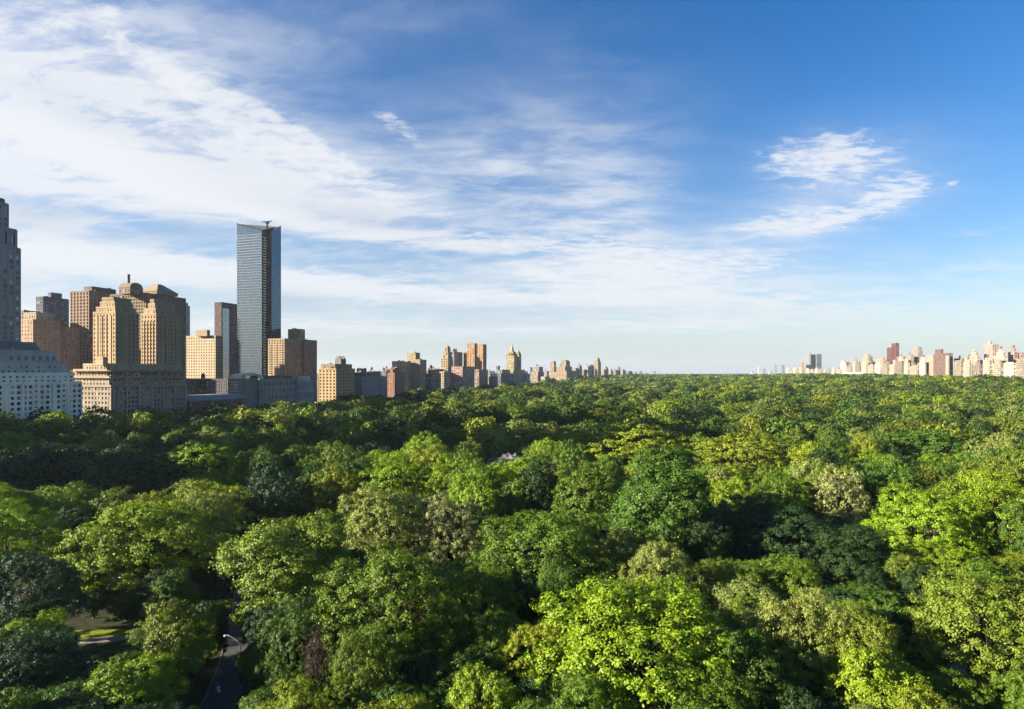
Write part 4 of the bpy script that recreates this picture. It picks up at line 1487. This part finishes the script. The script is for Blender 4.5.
# --- east side of the park: west and south faces in full sun
E = 670
small('twin_dark_slab', 'left one of two dark navy slabs on the right-hand skyline', E + 180, (0.059, 0.066, 0.087), [(810.5, 811, 815.8, 354.5, G, 0)], 'skyscraper', 'R')
small('twin_dark_slab', 'right one of two dark navy slabs on the right-hand skyline', E + 186, (0.059, 0.066, 0.087), [(816.4, 817, 821.6, 354.3, G, 0)], 'skyscraper', 'R')
small('grey_slab_tower', 'pale grey slab standing left against the two dark navy slabs', E + 150, (0.231, 0.231, 0.238), [(803.6, 809.5, 811, 352.6, G, 0)], 'skyscraper', 'R')
small('pink_slim_block', 'small pinkish tower left of the pale grey slab', E + 90, (0.322, 0.203, 0.154), [(798.6, 802, 804, 362.5, G, 0)], side='R')
for k, (a, c, d, yt, col) in enumerate([(757.6, 759, 760.6, 366.2, (0.322, 0.329, 0.350)), (760.8, 763, 765.8, 368.6, (0.210, 0.217, 0.238)), (774.4, 775.5, 776.6, 364.8, (0.175, 0.182, 0.203)), (780.8, 782, 784.6, 365, (0.175, 0.182, 0.203)), (768, 770, 773, 370.6, (0.280, 0.266, 0.259)), (750, 752, 754, 371.5, (0.280, 0.280, 0.294))]):
    small('far_tower', 'tiny hazy tower on the horizon left of the two dark navy slabs', E + 160, col, [(a, c, d, yt, G, 0)], side='R', group='tiny hazy towers left of the dark slabs')
small('dark_red_tower', 'dark red stepped tower above the pale right-hand row', E + 60, (.115, .048, .038), [(886.8, 892.5, 895, 347.4, G, 0), (891.5, 896, 899.2, 343.2, G, 4)], 'skyscraper', 'R', wf=.3)
small('white_slim_tower', 'slim white tower just right of the dark red one', E + 5, (0.490, 0.462, 0.406), [(899, 901.2, 903, 357, G, 0)], side='R')
small('grey_round_tower', 'grey-tan tower with dark slot between dark red tower and brown slab', E + 70, (0.280, 0.238, 0.203), [(912.4, 918, 923, 349.6, G, 0), (913.6, 918, 922, 347, 349.6, 3)], side='R')
small('tan_stepped_block', 'tan stepped block right of the slim white tower', E + 40, (0.308, 0.238, 0.168), [(903, 911, 914, 359, G, 0), (906, 911, 913.5, 355, 359, 5)], side='R', tanks=1)
small('brown_slab', 'wide brown slab with penthouse above the right-hand row', E + 12, (0.150, 0.095, 0.073), [(933.5, 948, 953, 353.4, G, 0), (926.3, 933.3, 936, 355, G, 1, (0.350, 0.266, 0.203)), (935, 941, 943.4, 349.4, 353.4, 6)], 'skyscraper', 'R', bw=5, wf=.3, hf=.75)
small('white_striped_end', 'pale slim block clinging to the right end of the brown slab', E + 9, (0.392, 0.336, 0.294), [(945.6, 948.2, 949.4, 356, G, 0)], side='R')
small('tan_tall_tower', 'tallest tan tower with pinkish cap on the far right skyline', E + 80, (0.329, 0.266, 0.217), [(984, 992.5, 999, 344.6, G, 0), (987.5, 990.5, 992.5, 341, 344.6, 5, (0.385, 0.280, 0.231))], 'skyscraper', 'R', bw=5, wf=.3, hf=.8)
small('pyramid_penthouse_block', 'cream block with stepped penthouse between brown slab and tallest tan tower', E + 40, (0.378, 0.301, 0.224), [(969, 977, 980, 356, G, 0), (971, 976, 978.5, 352.4, 356, 4), (972.4, 975, 976.6, 350, 352.4, 6)], side='R', cones=((2, 'pyramid'),))
small('cream_stepped_block', 'cream stepped block right under the tallest tan tower', E + 20, (0.434, 0.357, 0.280), [(993, 1004, 1008, 356, G, 0), (996, 1003, 1006, 352, 356, 5), (998, 1002, 1004, 349.6, 352, 8)], side='R', tanks=1)
small('brown_topped_block', 'block with brown top storeys near the right edge', E + 50, (0.308, 0.217, 0.168), [(1008, 1014, 1018, 352, G, 0), (1011, 1014, 1016.5, 348.6, 352, 5)], side='R', tanks=1)
small('brown_end_block', 'brown block cut by the right edge', E + 60, (0.189, 0.133, 0.112), [(1017, 1026, 1034, 352.6, G, 0)], side='R')
small('tan_lit_block', 'tan block with a dark stepped top left of the dark red tower', E + 30, (0.350, 0.266, 0.175), [(862.5, 868, 870, 357, G, 0), (864, 867.5, 869.5, 354, 357, 3)], side='R')
small('dark_topped_block', 'dark stepped block beside the tan one left of the dark red tower', E + 34, (0.112, 0.101, 0.091), [(867.5, 871, 872.6, 356.6, G, 0)], side='R', tanks=1)
small('tan_far_block', 'tan block with stepped roof left of the dark red tower', E + 40, (0.322, 0.245, 0.168), [(877, 883, 887, 360, G, 0), (879, 883, 885, 357.4, 360, 4)], side='R')
small('white_block', 'whitish block with dark roof tank at the left end of the pale row', E + 10, (0.420, 0.406, 0.385), [(840.5, 845.6, 848, 362, G, 0), (842, 845, 847, 360.4, 362, 4)], side='R')
small('dark_roof_block', 'dark grey stepped block right beside the whitish one', E + 14, (0.112, 0.115, 0.122), [(846, 849, 850.6, 362.8, G, 0)], side='R', tanks=1)
PALE = 'pale sunlit apartment houses along the east side of the park'
pr = random.Random(9)
px = 786.0
k = 0
pal = [(.38, .345, .26), (.31, .26, .185), (.43, .405, .33), (.25, .205, .145), (.35, .31, .235), (.20, .155, .11)]
while px < 1040:
    f = (px - 786) / 240
    w = 2.4 + 8.5 * f * pr.uniform(.6, 1.5) + pr.uniform(0, 1.6)
    yt = (370.6 if px < 838 else 365.6 - 3.5 * f) + pr.uniform(-3.0, 2.6)
    if 836 < px < 884:
        yt -= .5
    if 924 < px < 951:
        px += w
        continue
    dd = w * (.62 + .2 * pr.random())
    yy = yt - pr.choice([.9, 1.2, 2.2, 3.4])
    small('apartment_house', 'pale sunlit apartment house in the long row above the right-hand treeline', E + pr.uniform(-3, 3), pal[k % 6], [(px, px + dd, px + w + .25, yt, G, 0), (px + w * .2, px + dd - .3, px + w * .8, yy, yt, 7)],
          side='R', group=PALE, tanks=1 if pr.random() < .55 else 0)
    if pr.random() < .6 and px > 850:
        small('apartment_house', 'pale sunlit apartment house in the long row above the right-hand treeline', E + 55 + pr.uniform(-10, 10), pal[(k * 5 + 2) % 6], [(px + 1, px + dd + 1, px + w + 1.6, yt - pr.uniform(2.5, 6), G, 0)], side='R', group=PALE, tanks=1)
    px += w
    k += 1
# low white museum wings at the treeline
b = small('museum_wing', 'long low white building at the treeline left of the pale row', E - 40, (.62, .60, .55), [(824, 836, 846, 374.0, G, 0), (846, 860, 866, 372.6, G, 4)], 'museum', 'R', bw=9, wf=.2)
# the blocks of the city behind the first rows
CITY = 'plain city blocks behind the west side frontage'
for (a, c, d, yt, u, col) in [(300, 318, 330, 377, -640, (.26, .2, .15)), (345, 352, 362, 374.5, -600, (.22, .19, .17)), (366, 372, 381, 371.5, -620, (.3, .23, .17)), (378, 386, 394, 371.6, -640, (.2, .17, .15)),
                              (424, 428, 436, 371, -700, (.33, .24, .18)), (486, 490, 497, 373.5, -620, (.3, .26, .22)), (196, 206, 216, 381, -560, (.2, .17, .15)), (356, 361, 367, 371.8, -720, (.28, .22, .16)), (384, 387, 391, 369.6, -760, (.24, .18, .14)), (402, 405, 409, 369.8, -700, (.3, .24, .18)), (430, 434, 439, 368.8, -860, (.3, .24, .2)), (457, 460, 464, 366.6, -820, (.28, .2, .16)), (487, 491, 495, 371.4, -800, (.26, .22, .2)), (522, 525, 528, 371.6, -760, (.34, .28, .22)), (533, 536, 540, 370, -800, (.3, .25, .2)), (343, 348, 353, 371.4, -700, (.26, .2, .16)), (543, 547, 551, 371.4, -620, (.36, .3, .24))]:
    small('city_block', 'plain brownish city block peeping over the west side frontage', u, col, [(a, c, d, yt, G, 0)], group=CITY, tanks=1)

# --- towers at the circle, just beyond the left edge: they shade the near left of the park
for k, (v0_, wd, ln, ht, col) in enumerate([(-20, 44, 60, 142, (.2, .21, .23)), (60, 40, 56, 205, (.17, .18, .2)), (140, 44, 70, 190, (.3, .27, .22))]):
    b = Building('circle_tower', 'tower at the circle beyond the left edge, %s' % ('southernmost', 'tallest', 'northernmost')[k], F, 0, 'skyscraper', wall=col)
    x, y = to_xy(F, v0_)
    b.v0 = v0_
    b.z0 = float(ground_z(x, y)) - .5
    b.loc = (x, y, b.z0)
    b.block(-wd, 0, 0, ln, 0, ht * .45, None, 4.2, 3.8, .6, .6, .4)
    b.block(-wd + 6, -6, 6, ln - 6, ht * .45, ht, None, 4.2, 3.8, .6, .6, .4)
    b.done()

# ------------------------------------------------------------------ rock, lamp, walkers
def rock(name, label, X, Y, rx, ry, h, base, seed):
    r = np.random.default_rng(seed)
    n = 46
    gx, gy = np.meshgrid(np.linspace(-1.5, 1.5, n), np.linspace(-1.5, 1.5, n), indexing='xy')
    rr = np.sqrt(gx ** 2 + gy ** 2)
    a = np.arctan2(gy, gx)
    prof = 1 - ss(.62, 1.35, rr * (1 + .12 * np.sin(3 * a + 1) + .08 * np.sin(7 * a)))
    z = prof * (.84 + .09 * np.sin(gx * 4.1 + gy * 2.2 + 1) + .07 * np.sin(gy * 7.3 - gx * 3) + .07 * np.abs(np.sin(gx * 11 + gy * 5)))
    z = np.round(z * 9) / 9 * .6 + z * .4 + r.normal(0, .02, z.shape)
    co = np.stack([gx * rx, gy * ry, z * h], -1).reshape(-1, 3)
    ii = (np.arange(n - 1)[:, None] * n + np.arange(n - 1)[None]).reshape(-1)
    fc = np.stack([ii, ii + 1, ii + 1 + n, ii + n], 1)
    o = link(name, np_mesh(name, co, fc, wall_mat((.15, .14, .145), .9, 'schist', .6)), None, (X, Y, base))
    return tag(o, label, 'rock')


rg = float(ground_z(-2, 304))
rock('rock_outcrop', 'grey bare rock outcrop rising among the tree crowns', -2, 304, 10, 6, 13.6, rg - .6, 3)

lm = plain_mat('lamp_metal', (.30, .31, .31), .5, .1)
lx, ly = -48.2, 106.5
lr = empty('street_lamp', (lx, ly, float(ground_z(lx, ly))), 0)
tag(lr, 'park drive street lamp with a long pale curved arm', 'street lamp')
m = MB()
m.lathe(0, 0, [(.24, 0), (.22, .7), (.12, .8), (.1, 6.6), (.08, 6.9)], 10, DARKM)
m.build('pole', lr, smooth=True)
m = MB()
m.tube([(0, 0, 6.6), (-.5, .05, 7.15), (-1.3, .1, 7.75), (-2.1, .15, 8.15), (-2.5, .18, 8.2)], [.075, .07, .065, .06, .05], 8, lm)
m.build('arm', lr, smooth=True)
m = MB()
m.lathe(-2.75, .19, [(.05, 8.30), (.26, 8.22), (.34, 8.1), (.2, 8.04)], 10, lm)
hd = m.build('lamp_head', lr)
m = MB()
m.lathe(-2.75, .19, [(.19, 8.035), (.15, 7.96), (.04, 7.92)], 10, BLIND)
m.build('lens', hd)


def person(label, X, Y, rz, shirt, legs, hair, stride):
    """one skinned body in mid-stride; a metre is a metre"""
    V = [(0, 0, .95), (0, 0, 1.12), (0, .01, 1.32), (0, 0, 1.46), (0, 0, 1.55), (0, .02, 1.66),
         (.1, 0, .90), (.11, .16 * stride, .50), (.11, .05 * stride - .06, .09), (.11, .05 * stride + .12, .03),
         (-.1, 0, .90), (-.11, -.02 * stride, .50), (-.11, -.30 * stride, .12), (-.11, -.22 * stride, .03),
         (.19, 0, 1.42), (.24, -.08 * stride, 1.14), (.22, .06 - .12 * stride, .90), (.21, .10 - .12 * stride, .80),
         (-.19, 0, 1.42), (-.24, .06 * stride, 1.14), (-.22, .18 * stride, .92), (-.21, .24 * stride, .83)]
    Ed = [(0, 1), (1, 2), (2, 3), (3, 4), (4, 5), (0, 6), (6, 7), (7, 8), (8, 9), (0, 10), (10, 11), (11, 12), (12, 13), (3, 14), (14, 15), (15, 16), (16, 17), (3, 18), (18, 19), (19, 20), (20, 21)]
    Rr = [(.15, .11), (.14, .10), (.17, .12), (.10, .08), (.055, .055), (.10, .115), (.095, .1), (.07, .07), (.045, .05), (.04, .03), (.095, .1), (.07, .07), (.045, .05), (.04, .03),
          (.06, .06), (.048, .048), (.036, .036), (.04, .03), (.06, .06), (.048, .048), (.036, .036), (.04, .03)]
    me = bpy.data.meshes.new('person')
    me.from_pydata(V, Ed, [])
    o = bpy.data.objects.new('person', me)
    COL.objects.link(o)
    sk = o.modifiers.new('skin', 'SKIN')
    for i, s in enumerate(me.skin_vertices[0].data):
        s.radius = Rr[i]
        s.use_root = i == 0
    o.modifiers.new('smooth', 'SUBSURF').levels = 1
    dg = bpy.context.evaluated_depsgraph_get()
    body = bpy.data.meshes.new_from_object(o.evaluated_get(dg))
    bpy.data.objects.remove(o)
    mats = [plain_mat('skin', (.42, .27, .2), .6), plain_mat('shirt_%s' % shirt[0], shirt[1], .9), plain_mat('trousers_%s' % legs[0], legs[1], .9), plain_mat('hair_%s' % hair[0], hair[1], .8), plain_mat('shoe', (.04, .04, .04), .7)]
    body.materials.clear()
    for mm in mats:
        body.materials.append(mm)
    for p in body.polygons:
        z, x, y = p.center.z, abs(p.center.x), p.center.y
        p.material_index = 4 if z < .09 else 2 if z < .95 and x < .19 else 1 if z < 1.49 and not (x > .17 and z < 1.12) else 3 if z > 1.66 or (z > 1.58 and y < 0) else 0
        p.use_smooth = True
    body.name = 'person'
    r = link('person', body, None, (X, Y, float(ground_z(X, Y)) + .05), rz)
    return tag(r, label, 'person', 'walkers on the park drive')


person('person in a blue shirt walking ahead on the park drive', -50.9, 103.4, .3, ('blue', (.10, .16, .42)), ('grey', (.12, .12, .14)), ('dark', (.03, .02, .015)), 1)
person('person in a white shirt and pale trousers walking on the park drive', -50.0, 102.2, .5, ('white', (.75, .75, .78)), ('pale', (.5, .52, .6)), ('brown', (.07, .04, .025)), -1)
person('person in a pale blue top walking rightmost on the park drive', -49.4, 101.2, .2, ('sky', (.42, .52, .75)), ('navy', (.04, .05, .10)), ('dark', (.03, .02, .015)), .8)

# ------------------------------------------------------------------ render settings
vs = SC.view_settings
SC.display_settings.display_device = 'sRGB'
vs.view_transform = 'Standard'
vs.look = 'None'
vs.exposure = EXPOSURE
vs.gamma = 1
vs.use_curve_mapping = False
cy = SC.cycles
cy.max_bounces = 6
cy.diffuse_bounces = 3
cy.glossy_bounces = 3
cy.transmission_bounces = 3
cy.volume_bounces = 0
cy.transparent_max_bounces = 4
cy.caustics_reflective = cy.caustics_refractive = False
cy.use_denoising = True
